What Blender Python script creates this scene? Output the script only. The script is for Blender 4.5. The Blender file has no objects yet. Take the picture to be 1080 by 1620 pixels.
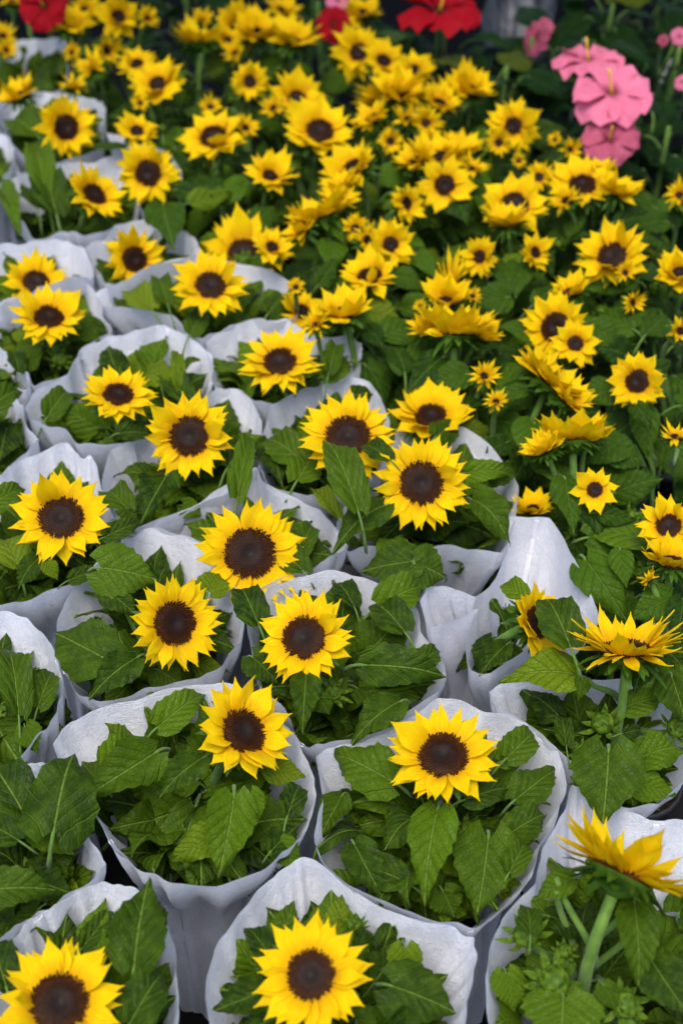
import bpy, math, random
from mathutils import Vector, Matrix, noise

random.seed(7)
R_ = math.radians
sc = bpy.context.scene
COL = sc.collection

# ------------------------------------------------------------------ camera, sky, sun, exposure
CAM_Z, PITCH, FPX = 1.33, R_(44.05), 2000.0          # 1080 x 1620 photograph, focal length in its pixels
cam_d = bpy.data.cameras.new('camera')
cam = bpy.data.objects.new('camera', cam_d)
COL.objects.link(cam)
cam.location = (0, 0, CAM_Z)
cam.rotation_euler = (math.pi / 2 - PITCH, 0, 0)
cam_d.sensor_fit = 'VERTICAL'
cam_d.sensor_height = 36.0
cam_d.sensor_width = 24.0
cam_d.lens = FPX / 1620 * 36.0
cam_d.clip_start, cam_d.clip_end = 0.05, 500
cam_d.dof.use_dof = True
cam_d.dof.focus_distance = 1.20
cam_d.dof.aperture_fstop = 3.9
sc.camera = cam

SUN_EL, SUN_AZ = R_(74), R_(200)                      # azimuth measured from +Y (away from the viewer), clockwise
world = bpy.data.worlds.new('World')
sc.world = world
world.use_nodes = True
wn = world.node_tree
wn.nodes.clear()
sky = wn.nodes.new('ShaderNodeTexSky')
sky.sky_type = 'NISHITA'
sky.sun_disc = False
sky.sun_elevation = SUN_EL
sky.sun_rotation = SUN_AZ
sky.air_density, sky.dust_density, sky.ozone_density = 1.0, 3.0, 1.0
bg = wn.nodes.new('ShaderNodeBackground')
bg.inputs['Strength'].default_value = 0.10
wo = wn.nodes.new('ShaderNodeOutputWorld')
wn.links.new(sky.outputs[0], bg.inputs[0])
wn.links.new(bg.outputs[0], wo.inputs[0])

sun_d = bpy.data.lights.new('sun', 'SUN')
sun_d.energy = 1.3
sun_d.angle = R_(42)
sun_d.color = (1.0, 0.96, 0.90)
sun = bpy.data.objects.new('sun', sun_d)
COL.objects.link(sun)
to_sun = Vector((math.sin(SUN_AZ) * math.cos(SUN_EL), math.cos(SUN_AZ) * math.cos(SUN_EL), math.sin(SUN_EL)))
sun.rotation_euler = to_sun.to_track_quat('Z', 'Y').to_euler()
sun.location = to_sun * 6

vs = sc.view_settings
vs.view_transform = 'Standard'
vs.look = 'None'
vs.gamma = 1
vs.exposure = 1.34
vs.use_curve_mapping = False
sc.render.engine = 'CYCLES'
sc.cycles.use_denoising = True
sc.cycles.max_bounces = 8
sc.cycles.transparent_max_bounces = 4

# ------------------------------------------------------------------ helpers
FWD = Vector((0, math.cos(PITCH), -math.sin(PITCH)))
UP = Vector((0, math.sin(PITCH), math.cos(PITCH)))
RIGHT = Vector((1, 0, 0))
EYE = Vector((0, 0, CAM_Z))


def at(x, y, z):
    """The place in the world at height z that the photograph shows at x, y; and its distance along the view."""
    d = FWD + RIGHT * ((x - 540) / FPX) - UP * ((y - 810) / FPX)
    t = (z - CAM_Z) / d.z
    return EYE + d * t, t


def tag(o, label=None, cat=None, group=None, kind=None):
    for k, v in (('label', label), ('category', cat), ('group', group), ('kind', kind)):
        if v:
            o[k] = v
    return o


def link(name, data, parent=None):
    o = bpy.data.objects.new(name, data)
    COL.objects.link(o)
    if parent:
        o.parent = parent
    return o


def mesh(name, verts, faces, mats, smooth=True, uvs=None, fmat=None, attr=None):
    me = bpy.data.meshes.new(name)
    me.from_pydata([tuple(v) for v in verts], [], faces)
    for m in (mats if isinstance(mats, (list, tuple)) else [mats]):
        me.materials.append(m)
    if smooth:
        me.polygons.foreach_set('use_smooth', [True] * len(me.polygons))
    if fmat:
        me.polygons.foreach_set('material_index', fmat)
    if uvs:
        ul = me.uv_layers.new(name='UVMap')
        for lp in me.loops:
            ul.data[lp.index].uv = uvs[lp.vertex_index]
    me.update()
    return me


def tube(path, radii, n=7):
    """Vertices and faces of a tube along a list of points."""
    V, F = [], []
    prev = None
    for i, p in enumerate(path):
        a = path[max(0, i - 1)]
        b = path[min(len(path) - 1, i + 1)]
        t = (b - a).normalized()
        if prev is None:
            s = t.orthogonal().normalized()
        else:
            s = (prev - t * prev.dot(t)).normalized()
        prev = s
        q = t.cross(s)
        for k in range(n):
            an = 2 * math.pi * k / n
            V.append(p + (s * math.cos(an) + q * math.sin(an)) * radii[i])
    for i in range(len(path) - 1):
        for k in range(n):
            F.append((i * n + k, i * n + (k + 1) % n, (i + 1) * n + (k + 1) % n, (i + 1) * n + k))
    F.append(tuple(range(n))[::-1])
    F.append(tuple((len(path) - 1) * n + k for k in range(n)))
    return V, F


def bez(p0, p1, p2, p3, n):
    out = []
    for i in range(n + 1):
        t = i / n
        u = 1 - t
        out.append(p0 * u ** 3 + p1 * 3 * u * u * t + p2 * 3 * u * t * t + p3 * t ** 3)
    return out


# ------------------------------------------------------------------ materials
def nodes_of(name):
    m = bpy.data.materials.new(name)
    m.use_nodes = True
    nt = m.node_tree
    nt.nodes.clear()
    out = nt.nodes.new('ShaderNodeOutputMaterial')
    return m, nt, out


def N(nt, kind, **kw):
    n = nt.nodes.new(kind)
    for k, v in kw.items():
        if k in n.inputs.keys() if isinstance(k, str) and k[0].isupper() else False:
            n.inputs[k].default_value = v
        else:
            setattr(n, k, v)
    return n


def math_node(nt, op, a, b=None, c=None, clamp=False):
    n = nt.nodes.new('ShaderNodeMath')
    n.operation = op
    n.use_clamp = clamp
    for i, v in enumerate((a, b, c)):
        if v is None:
            continue
        if isinstance(v, (int, float)):
            n.inputs[i].default_value = v
        else:
            nt.links.new(v, n.inputs[i])
    return n.outputs[0]


def mix_col(nt, fac, a, b, blend='MIX'):
    n = nt.nodes.new('ShaderNodeMix')
    n.data_type = 'RGBA'
    n.blend_type = blend
    for sock, v in ((n.inputs[0], fac), (n.inputs[6], a), (n.inputs[7], b)):
        if isinstance(v, (int, float)):
            sock.default_value = v
        elif isinstance(v, tuple):
            sock.default_value = (*v, 1)
        else:
            nt.links.new(v, sock)
    return n.outputs[2]


def ramp01(nt, v, lo, hi):
    n = nt.nodes.new('ShaderNodeMapRange')
    n.interpolation_type = 'SMOOTHSTEP'
    nt.links.new(v, n.inputs[0])
    n.inputs[1].default_value, n.inputs[2].default_value = lo, hi
    return n.outputs[0]


def finish(nt, out, col, rough=0.5, spec=0.4, trans=0.0, tcol=None, bump=None, bump_d=0.002, bump_s=0.5, sheen=0.0):
    p = nt.nodes.new('ShaderNodeBsdfPrincipled')
    p.inputs['Roughness'].default_value = rough if isinstance(rough, (int, float)) else 0.5
    if not isinstance(rough, (int, float)):
        nt.links.new(rough, p.inputs['Roughness'])
    p.inputs['Specular IOR Level'].default_value = spec
    if sheen:
        p.inputs['Sheen Weight'].default_value = sheen
    if isinstance(col, tuple):
        p.inputs['Base Color'].default_value = (*col, 1)
    else:
        nt.links.new(col, p.inputs['Base Color'])
    nrm = None
    if bump is not None:
        b = nt.nodes.new('ShaderNodeBump')
        b.inputs['Strength'].default_value = bump_s
        b.inputs['Distance'].default_value = bump_d
        nt.links.new(bump, b.inputs['Height'])
        nrm = b.outputs[0]
        nt.links.new(nrm, p.inputs['Normal'])
    if trans:
        t = nt.nodes.new('ShaderNodeBsdfTranslucent')
        tc = tcol if tcol is not None else col
        if isinstance(tc, tuple):
            t.inputs[0].default_value = (*tc, 1)
        else:
            nt.links.new(tc, t.inputs[0])
        if nrm:
            nt.links.new(nrm, t.inputs[1])
        mx = nt.nodes.new('ShaderNodeMixShader')
        mx.inputs[0].default_value = trans
        nt.links.new(p.outputs[0], mx.inputs[1])
        nt.links.new(t.outputs[0], mx.inputs[2])
        nt.links.new(mx.outputs[0], out.inputs[0])
    else:
        nt.links.new(p.outputs[0], out.inputs[0])


def noise_tex(nt, scale, detail=3, vec=None, rough=0.55):
    n = nt.nodes.new('ShaderNodeTexNoise')
    n.inputs['Scale'].default_value = scale
    n.inputs['Detail'].default_value = detail
    n.inputs['Roughness'].default_value = rough
    if vec is not None:
        nt.links.new(vec, n.inputs['Vector'])
    return n.outputs[0]


def petal_material(name, base, tip, alt, trans=0.28, reach=0.55, spec=0.10):
    m, nt, out = nodes_of(name)
    uv = nt.nodes.new('ShaderNodeUVMap').outputs[0]
    sep = nt.nodes.new('ShaderNodeSeparateXYZ')
    nt.links.new(uv, sep.inputs[0])
    x, y = sep.outputs[0], sep.outputs[1]
    rnd = nt.nodes.new('ShaderNodeObjectInfo').outputs['Random']
    c = mix_col(nt, ramp01(nt, y, 0.0, reach), base, tip)
    c = mix_col(nt, math_node(nt, 'MULTIPLY', rnd, 0.55), c, alt)
    st = nt.nodes.new('ShaderNodeMapping')
    st.inputs['Scale'].default_value = (34, 2.2, 1)
    nt.links.new(uv, st.inputs[0])
    streak = noise_tex(nt, 1.0, 3, st.outputs[0])
    c = mix_col(nt, math_node(nt, 'MULTIPLY', ramp01(nt, streak, 0.5, 0.75), 0.30), c, base)
    finish(nt, out, c, rough=0.55, spec=spec, trans=trans, bump=streak, bump_d=0.006, bump_s=0.5)
    return m


M_PETAL = petal_material('yellow_petal', (0.76, 0.36, 0.002), (0.89, 0.63, 0.003), (0.85, 0.52, 0.002))
M_PETAL_PINK = petal_material('pink_hibiscus_petal', (0.20, 0.004, 0.02), (0.78, 0.23, 0.36), (0.72, 0.15, 0.27), reach=.30)
M_PETAL_ROSE = petal_material('rose_hibiscus_petal', (0.14, 0.004, 0.015), (0.50, 0.11, 0.18), (0.42, 0.07, 0.13), reach=.34)
M_PETAL_RED = petal_material('red_hibiscus_petal', (0.07, 0.002, 0.004), (0.34, 0.003, 0.010), (0.26, 0.002, 0.008), reach=.3, trans=.15)


def leaf_material(name, dark, light, vein, rough=0.42, spec=0.45, trans=0.22, nv=6.0):
    m, nt, out = nodes_of(name)
    uv = nt.nodes.new('ShaderNodeUVMap').outputs[0]
    sep = nt.nodes.new('ShaderNodeSeparateXYZ')
    nt.links.new(uv, sep.inputs[0])
    x, y = sep.outputs[0], sep.outputs[1]
    ax = math_node(nt, 'ABSOLUTE', x)
    info = nt.nodes.new('ShaderNodeObjectInfo')
    rnd = info.outputs['Random']
    geo = nt.nodes.new('ShaderNodeNewGeometry')
    # midrib, side veins that curve to the tip, a net of small ones between
    mid = math_node(nt, 'SUBTRACT', 1.0, ramp01(nt, ax, 0.006, 0.020))
    wob = noise_tex(nt, 3.0, 2, uv)
    s = math_node(nt, 'SUBTRACT', y, math_node(nt, 'MULTIPLY', math_node(nt, 'POWER', ax, 0.85), 1.05))
    s = math_node(nt, 'ADD', s, math_node(nt, 'MULTIPLY', wob, 0.10))
    fr = math_node(nt, 'FRACT', math_node(nt, 'MULTIPLY', s, nv))
    dist = math_node(nt, 'ABSOLUTE', math_node(nt, 'SUBTRACT', fr, 0.5))
    side = math_node(nt, 'SUBTRACT', 1.0, ramp01(nt, dist, 0.02, 0.085))
    vor = nt.nodes.new('ShaderNodeTexVoronoi')
    vor.feature = 'DISTANCE_TO_EDGE'
    vor.inputs['Scale'].default_value = 16
    nt.links.new(uv, vor.inputs['Vector'])
    net = math_node(nt, 'SUBTRACT', 1.0, ramp01(nt, vor.outputs[0], 0.0, 0.10))
    big = noise_tex(nt, 4.5, 4, uv)
    rnd = math_node(nt, 'POWER', rnd, 1.6)
    c = mix_col(nt, rnd, dark, light)
    c = mix_col(nt, math_node(nt, 'MULTIPLY', ramp01(nt, big, 0.35, 0.72), 0.38), c, light)
    c = mix_col(nt, math_node(nt, 'MULTIPLY', net, 0.07), c, vein)
    c = mix_col(nt, math_node(nt, 'MULTIPLY', side, 0.24), c, vein)
    c = mix_col(nt, math_node(nt, 'MULTIPLY', mid, 0.62), c, vein)
    c = mix_col(nt, math_node(nt, 'MULTIPLY', ramp01(nt, rnd, 0.86, 0.98), 0.40), c, (0.17, 0.19, 0.008))
    pale = mix_col(nt, 0.55, c, tuple(min(1, v * 1.5 + 0.02) for v in light))
    c = mix_col(nt, geo.outputs['Backfacing'], c, pale)
    h = math_node(nt, 'ADD', math_node(nt, 'MULTIPLY', side, -0.6), math_node(nt, 'MULTIPLY', net, -0.12))
    h = math_node(nt, 'ADD', h, math_node(nt, 'MULTIPLY', big, 0.8))
    h = math_node(nt, 'ADD', h, math_node(nt, 'MULTIPLY', mid, -0.6))
    h = math_node(nt, 'ADD', h, math_node(nt, 'MULTIPLY', dist, 0.40))
    rg = math_node(nt, 'ADD', math_node(nt, 'MULTIPLY', big, 0.25), rough - 0.12)
    finish(nt, out, c, rough=rg, spec=spec, trans=trans, tcol=mix_col(nt, 0.5, c, (light[0] * 2.0, light[1] * 1.6, light[2] * 0.7)),
           bump=h, bump_d=0.006, bump_s=0.75)
    return m


M_LEAF = leaf_material('sunflower_leaf', (0.006, 0.022, 0.001), (0.088, 0.165, 0.003), (0.17, 0.27, 0.04), rough=0.44, spec=0.12)
M_LEAF_SMOOTH = leaf_material('smooth_sunflower_leaf', (0.007, 0.028, 0.002), (0.064, 0.136, 0.004), (0.11, 0.19, 0.03), rough=0.44, spec=0.12, nv=5.0)
M_LEAF_HIB = leaf_material('hibiscus_leaf', (0.004, 0.018, 0.002), (0.014, 0.048, 0.005), (0.04, 0.09, 0.02), rough=0.42, spec=0.08, nv=5.5)


def plain(name, a, b, scale=30, rough=0.6, spec=0.3, trans=0.0, bump_d=0.001, sheen=0.0):
    m, nt, out = nodes_of(name)
    tc = nt.nodes.new('ShaderNodeTexCoord').outputs['Object']
    n = noise_tex(nt, scale, 4, tc)
    c = mix_col(nt, ramp01(nt, n, 0.3, 0.7), a, b)
    finish(nt, out, c, rough=rough, spec=spec, trans=trans, bump=n, bump_d=bump_d, bump_s=0.5, sheen=sheen)
    return m


M_STEM = plain('hairy_green_stem', (0.055, 0.125, 0.012), (0.12, 0.22, 0.028), 60, 0.6, 0.2, sheen=0.15)
M_BRACT = plain('green_bract', (0.022, 0.062, 0.005), (0.066, 0.140, 0.010), 3, 0.55, 0.15, trans=0.15)
M_BUD = plain('bud_green', (0.034, 0.082, 0.005), (0.11, 0.18, 0.012), 3, 0.55, 0.15, trans=0.12)
M_POT = plain('black_plastic_pot', (0.012, 0.012, 0.013), (0.022, 0.021, 0.020), 12, 0.5, 0.4)
M_SOIL = plain('dark_potting_soil', (0.010, 0.007, 0.005), (0.035, 0.024, 0.016), 120, 0.95, 0.1, bump_d=0.004)
M_STAMEN = plain('yellow_stamen', (0.65, 0.36, 0.02), (0.75, 0.50, 0.05), 40, 0.6, 0.2)
M_STAKE = plain('grey_green_stake', (0.16, 0.17, 0.16), (0.24, 0.25, 0.24), 20, 0.5, 0.3)

# flower disc: brown florets, paler and grainier towards the rim, a smoother grey brown heart
m, nt, out = nodes_of('brown_florets')
tc = nt.nodes.new('ShaderNodeTexCoord').outputs['Object']
ln = nt.nodes.new('ShaderNodeVectorMath')
ln.operation = 'LENGTH'
nt.links.new(tc, ln.inputs[0])
rad = ln.outputs['Value']
n1 = noise_tex(nt, 26, 3, tc)
c = mix_col(nt, ramp01(nt, rad, 0.12, 0.5), (0.013, 0.009, 0.008), (0.017, 0.0058, 0.0025))
c = mix_col(nt, math_node(nt, 'MULTIPLY', ramp01(nt, rad, 0.50, 0.90), ramp01(nt, n1, 0.40, 0.62)), c, (0.100, 0.033, 0.005))
c = mix_col(nt, math_node(nt, 'MULTIPLY', ramp01(nt, noise_tex(nt, 9, 2, tc), 0.55, 0.75), 0.5), c, (0.026, 0.009, 0.003))
finish(nt, out, c, rough=0.5, spec=0.10)
M_DISC = m

# fleece wrap: thin white non-woven sheet, fibres and crumple
m, nt, out = nodes_of('white_fleece')
uv = nt.nodes.new('ShaderNodeUVMap').outputs[0]
mp = nt.nodes.new('ShaderNodeMapping')
mp.inputs['Scale'].default_value = (900, 130, 1)
nt.links.new(uv, mp.inputs[0])
mp2 = nt.nodes.new('ShaderNodeMapping')
mp2.inputs['Scale'].default_value = (160, 800, 1)
mp2.inputs['Rotation'].default_value = (0, 0, 0.35)
nt.links.new(uv, mp2.inputs[0])
fib = math_node(nt, 'ADD', noise_tex(nt, 1.0, 3, mp.outputs[0]), noise_tex(nt, 1.0, 3, mp2.outputs[0]))
cl = noise_tex(nt, 32, 4, uv)
c = mix_col(nt, ramp01(nt, fib, 0.75, 1.25), (0.75, 0.77, 0.85), (0.88, 0.895, 0.955))
c = mix_col(nt, math_node(nt, 'MULTIPLY', ramp01(nt, cl, 0.45, 0.8), 0.25), c, (0.74, 0.76, 0.83))
h = math_node(nt, 'ADD', math_node(nt, 'MULTIPLY', fib, 0.5), math_node(nt, 'MULTIPLY', cl, 1.4))
finish(nt, out, c, rough=0.75, spec=0.2, trans=0.24, bump=h, bump_d=0.0024, bump_s=0.9)
M_WRAP = m
M_SEAM = plain('welded_fleece_seam', (0.72, 0.73, 0.79), (0.80, 0.81, 0.87), 300, 0.7, 0.25, trans=0.15, bump_d=0.0006)
M_FILM = plain('grey_plastic_film', (0.07, 0.07, 0.08), (0.26, 0.27, 0.29), 40, 0.3, 0.5, trans=0.4)
M_GROUND = plain('dark_wet_pavement', (0.006, 0.006, 0.007), (0.014, 0.013, 0.013), 3, 0.9, 0.05, bump_d=0.003)

# ------------------------------------------------------------------ ground
g = link('ground', mesh('ground', [(-90, -90, 0), (90, -90, 0), (90, 90, 0), (-90, 90, 0)], [(0, 1, 2, 3)], M_GROUND, False))
tag(g, 'dark wet paving under the potted flowers', kind='structure')


# ------------------------------------------------------------------ shared shapes
def grid_faces(nr, nc, off=0):
    return [(off + i * nc + j, off + i * nc + j + 1, off + (i + 1) * nc + j + 1, off + (i + 1) * nc + j) for i in range(nr - 1) for j in range(nc - 1)]


def petal_mesh(seed, width=0.56, mat=None, tipsharp=1.0):
    rg = random.Random(seed)
    nr, nc = 9, 5
    bend = rg.uniform(-0.10, 0.22)
    tipc = rg.uniform(-0.16, 0.20)
    skew = rg.uniform(-0.07, 0.07)
    cup = rg.uniform(0.05, 0.16)
    V, U = [], []
    for i in range(nr):
        t = i / (nr - 1)
        w = (math.sin(math.pi * min(1, t * 0.80 + 0.17)) ** 0.85)
        if t > 0.50:
            q = (t - 0.50) / 0.50
            w *= (1 - q ** (1.55 * tipsharp)) * (1 - 0.12 * q)
        w = max(w, 0.012) * width / 2
        for j in range(nc):
            u = -1 + 2 * j / (nc - 1)
            z = bend * t * (1 - t) * 1.6 + cup * w * 2 * u * u - 0.018 * math.cos(u * math.pi * 2) * math.sin(math.pi * t)
            z += tipc * max(0, t - 0.6) ** 2 * 2.5 + 0.012 * math.sin(7 * t + seed + 2 * u)
            V.append((u * w + skew * t * t, t, z))
            U.append((u * 0.5 + 0.5, t))
    return mesh('petal', V, grid_faces(nr, nc), mat or M_PETAL, True, U)


PETALS = [petal_mesh(s, w) for s, w in ((1, .41), (2, .45), (3, .37), (4, .43), (5, .47), (6, .34), (7, .41), (8, .38))]


def ring_of_petals(seed, n):
    """All petals of a far small flower as one shape."""
    rg = random.Random(seed)
    V, F, U = [], [], []
    for k in range(n):
        me = PETALS[rg.randrange(len(PETALS))]
        inner = k % 3 == 2
        mat = (Matrix.Rotation(2 * math.pi * k / n + rg.uniform(-.12, .12), 4, 'Z') @ Matrix.Translation((0, 0.27, 0.02 + 0.02 * inner)) @
               Matrix.Rotation(R_(rg.gauss(12, 16) + 14 * inner), 4, 'X') @ Matrix.Rotation(rg.uniform(-.25, .25), 4, 'Y') @
               Matrix.Diagonal((0.62, rg.uniform(.58, .84), 0.9, 1)))
        off = len(V)
        uvs = [None] * len(me.vertices)
        for lp in me.loops:
            uvs[lp.vertex_index] = tuple(me.uv_layers[0].data[lp.index].uv)
        V += [mat @ v.co for v in me.vertices]
        U += uvs
        F += [tuple(off + i for i in p.vertices) for p in me.polygons]
    return mesh('petals', V, F, M_PETAL, True, U)


RINGS = [ring_of_petals(s, n) for s, n in ((11, 16), (12, 19), (13, 21))]


def disc_mesh(seed, n):
    """A flat dome of radius 1 carrying n florets on a spiral."""
    rg = random.Random(seed)
    V, F = [], []

    def dome(r):
        return 0.20 * (1 - r ** 2.4) - 0.15 * math.exp(-(r / 0.30) ** 2)
    nr, na = 8, 24
    V.append((0, 0, dome(0)))
    for i in range(1, nr + 1):
        r = i / nr
        for k in range(na):
            a = 2 * math.pi * k / na
            V.append((r * math.cos(a), r * math.sin(a), dome(r) if i < nr else -0.12))
    for k in range(na):
        F.append((0, 1 + k, 1 + (k + 1) % na))
    for i in range(nr - 1):
        for k in range(na):
            a, b = 1 + i * na + k, 1 + i * na + (k + 1) % na
            F.append((a, a + na, b + na, b))
    ga = math.pi * (3 - math.sqrt(5))
    for i in range(n):
        r = math.sqrt((i + 0.5) / n) * 0.985
        a = i * ga
        s = 0.95 / math.sqrt(n) * (0.75 + 0.45 * r)
        hgt = s * (0.55 + 2.2 * max(0, r - 0.35)) * rg.uniform(0.6, 1.4)
        lean = 0.5 * r
        c0 = Vector((r * math.cos(a), r * math.sin(a), dome(r) - 0.01))
        rd = Vector((math.cos(a), math.sin(a), 0))
        tn = Vector((-rd.y, rd.x, 0))
        ap = c0 + Vector((0, 0, hgt)) + rd * (lean * hgt + rg.uniform(-.3, .3) * s) + tn * rg.uniform(-.3, .3) * s
        off = len(V)
        for q in (rd, tn, -rd, -tn):
            V.append(c0 + q * s)
        for q in (rd, tn, -rd, -tn):
            V.append(ap + q * s * 0.45)
        for k in range(4):
            F.append((off + k, off + (k + 1) % 4, off + 4 + (k + 1) % 4, off + 4 + k))
        F.append((off + 4, off + 5, off + 6, off + 7))
    return mesh('disc', V, F, M_DISC, False)


DISCS = [disc_mesh(1, 400), disc_mesh(2, 350)]
DISCS_FAR = [disc_mesh(3, 150)]


def spike(V, F, base, d, side, up, length, w, curl):
    """A pointed leafy bract: three quads long."""
    off = len(V)
    for i in range(5):
        t = i / 4
        ww = w * (1 - t ** 1.6) * (0.75 + t) if i < 4 else 0.0005
        p = base + d * (length * t) + up * (curl * t * t * length)
        V.append(p - side * ww)
        V.append(p - up * (0.25 * ww))
        V.append(p + side * ww)
    for i in range(4):
        for j in range(2):
            F.append((off + i * 3 + j, off + i * 3 + j + 1, off + (i + 1) * 3 + j + 1, off + (i + 1) * 3 + j))


def calyx_mesh(seed):
    """The green cup behind a flower head of radius 1 with its pointed bracts."""
    rg = random.Random(seed)
    V, F = [], []
    prof = [(0.06, -0.34), (0.14, -0.29), (0.30, -0.20), (0.42, -0.10), (0.45, -0.02)]
    na = 18
    for r, z in prof:
        for k in range(na):
            a = 2 * math.pi * k / na
            V.append(Vector((r * math.cos(a), r * math.sin(a), z)))
    for i in range(len(prof) - 1):
        for k in range(na):
            a, b = i * na + k, i * na + (k + 1) % na
            F.append((a, b, b + na, a + na))
    F.append(tuple(range(na))[::-1])
    for ring, (r0, z0, n) in enumerate(((0.40, -0.07, 15), (0.34, -0.14, 12))):
        for k in range(n):
            a = 2 * math.pi * (k + 0.5 * ring) / n + rg.uniform(-.1, .1)
            rd = Vector((math.cos(a), math.sin(a), 0))
            sd = Vector((-rd.y, rd.x, 0))
            el = R_(rg.uniform(-25, 12) - 12 * ring)
            d = rd * math.cos(el) + Vector((0, 0, math.sin(el)))
            spike(V, F, rd * r0 + Vector((0, 0, z0)), d, sd, Vector((0, 0, 1)), rg.uniform(0.30, 0.50), 0.085, rg.uniform(-.5, .25))
    return mesh('flower_head', V, F, M_BRACT, True)


CALYX = [calyx_mesh(s) for s in (1, 2, 3)]


def bud_mesh(seed):
    """A closed bud of radius about 1: a squat ball under layers of pointed bracts."""
    rg = random.Random(seed)
    V, F = [], []
    nr, na = 6, 10
    for i in range(nr + 1):
        t = i / nr * math.pi
        for k in range(na):
            a = 2 * math.pi * k / na
            V.append(Vector((0.72 * math.sin(t) * math.cos(a), 0.72 * math.sin(t) * math.sin(a), -0.5 * math.cos(t))))
    for i in range(nr):
        for k in range(na):
            a, b = i * na + k, i * na + (k + 1) % na
            F.append((a, b, b + na, a + na))
    for lay, (n, z0, el0, ln) in enumerate(((9, -0.25, -5, 1.05), (8, -0.05, 25, 0.95), (7, 0.15, 52, 0.75))):
        for k in range(n):
            a = 2 * math.pi * (k + 0.5 * (lay % 2)) / n + rg.uniform(-.15, .15)
            rd = Vector((math.cos(a), math.sin(a), 0))
            sd = Vector((-rd.y, rd.x, 0))
            el = R_(el0 + rg.uniform(-14, 14))
            d = rd * math.cos(el) + Vector((0, 0, math.sin(el)))
            up = Vector((0, 0, 1)) * math.cos(el) - rd * math.sin(el)
            spike(V, F, rd * (0.62 - 0.12 * lay) + Vector((0, 0, z0)), d, sd, up, ln * rg.uniform(.50, .85), 0.20, rg.uniform(.25, .9))
    return mesh('bud', V, F, M_BUD, True)


BUDS = [bud_mesh(s) for s in (4, 5, 6)]


def leaf_mesh(seed, width, teeth, lobe, mat, wave=0.05, fold=0.22, droop=0.16):
    """A leaf whose blade runs from the origin one unit along +Y, with its stalk behind it."""
    rg = random.Random(seed)
    nr = 15 if teeth else 12
    nc = 9
    V, U = [], []
    ph = rg.uniform(0, 6)
    side_amp = (rg.uniform(.6, 1.3), rg.uniform(.6, 1.3))
    skew = rg.uniform(-.10, .10)
    for i in range(nr):
        t = i / (nr - 1)
        w = math.sin(math.pi * min(1.0, (t ** 0.72) * 0.90 + 0.095)) ** 0.95
        w *= 1 - 0.35 * t * t
        if i == nr - 1:
            w = 0.012
        for j in range(nc):
            u = -1 + 2 * j / (nc - 1)
            au = abs(u)
            ww = w * width / 2
            y = t - lobe * au ** 1.6 * (1 - t) ** 3 + 0.05 * au * (1 - au) * t
            x = u * ww
            if teeth and j in (0, nc - 1) and 0 < i < nr - 1:
                k = (1.045 if i % 2 else 0.96) + rg.uniform(-.025, .025)
                x *= 1 + (k - 1) * teeth
                y += (0.013 if i % 2 else -0.008) * teeth
            am = side_amp[0] if u < 0 else side_amp[1]
            z = fold * abs(x) + droop * (4 * t * (1 - t)) * 0.5 - droop * 1.2 * max(0, t - .55) ** 2
            z += wave * am * au ** 2 * math.sin(9.5 * t + ph + (1.9 if u > 0 else 0))
            z -= 0.34 * am * ww * au ** 3 * 0.8
            z += 0.010 * math.sin(23 * (t - 0.45 * au) + ph) * au
            x += skew * t * t
            V.append(Vector((x, y, z)))
            U.append((u * ww / 1.0, t))
    F = grid_faces(nr, nc)
    fm = [0] * len(F)
    # stalk
    pth = bez(Vector((0, 0.02, -0.004)), Vector((0, -0.09, -0.02)), Vector((0, -0.16, -0.14)), Vector((0, -0.20, -0.42)), 5)
    tv, tf = tube(pth, [0.020, 0.021, 0.022, 0.024, 0.026, 0.028], 5)
    off = len(V)
    V += tv
    U += [(0, 0)] * len(tv)
    F += [tuple(off + i for i in f) for f in tf]
    fm += [1] * len(tf)
    return mesh('leaf', V, F, [mat, M_STEM], True, U, fm)


TOOTH = [leaf_mesh(s, w, 1.0, lb, M_LEAF, wv, fo, dr) for s, w, lb, wv, fo, dr in
         ((1, .80, .20, .060, .22, .20), (2, .70, .14, .090, .34, .30), (3, .90, .24, .075, .16, .14), (4, .64, .10, .10, .42, .34), (5, .76, .18, .12, .28, .42), (6, .86, .16, .06, .34, .10))]
TOOTH += [leaf_mesh(s, w, 1.0, lb, M_LEAF, wv, fo, dr) for s, w, lb, wv, fo, dr in
          ((7, .72, .16, .15, .50, .50), (8, .85, .20, .13, -.25, .40), (9, .66, .12, .17, .60, .15))]
SMOOTH = [leaf_mesh(s, w, 0.35, lb, M_LEAF_SMOOTH, wv, fo, dr) for s, w, lb, wv, fo, dr in
          ((21, .68, .10, .025, .22, .16), (22, .74, .16, .03, .16, .22), (23, .60, .06, .045, .32, .12), (24, .78, .18, .03, .26, .28), (25, .66, .12, .06, .20, .36))]
HIBLEAF = [leaf_mesh(s, w, 0.8, lb, M_LEAF_HIB, wv, fo, dr) for s, w, lb, wv, fo, dr in
           ((41, .66, .06, .03, .25, .2), (42, .58, .03, .05, .30, .3), (43, .72, .08, .04, .22, .1))]


def pot_mesh(name='pot', r0=0.044, r1=0.056, h=0.105):
    prof = [(r0, 0.0), (r0 + 0.002, 0.004), (r1 - 0.003, h - 0.018), (r1, h - 0.018), (r1 + 0.001, h), (r1 - 0.003, h), (r1 - 0.005, h - 0.02), (r1 - 0.006, h - 0.03)]
    na = 20
    V = [Vector((r * math.cos(2 * math.pi * k / na), r * math.sin(2 * math.pi * k / na), z)) for r, z in prof for k in range(na)]
    F = [(i * na + k, i * na + (k + 1) % na, (i + 1) * na + (k + 1) % na, (i + 1) * na + k) for i in range(len(prof) - 1) for k in range(na)]
    F.append(tuple(range(na))[::-1])
    return mesh(name, V, F, M_POT, True)


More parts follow.
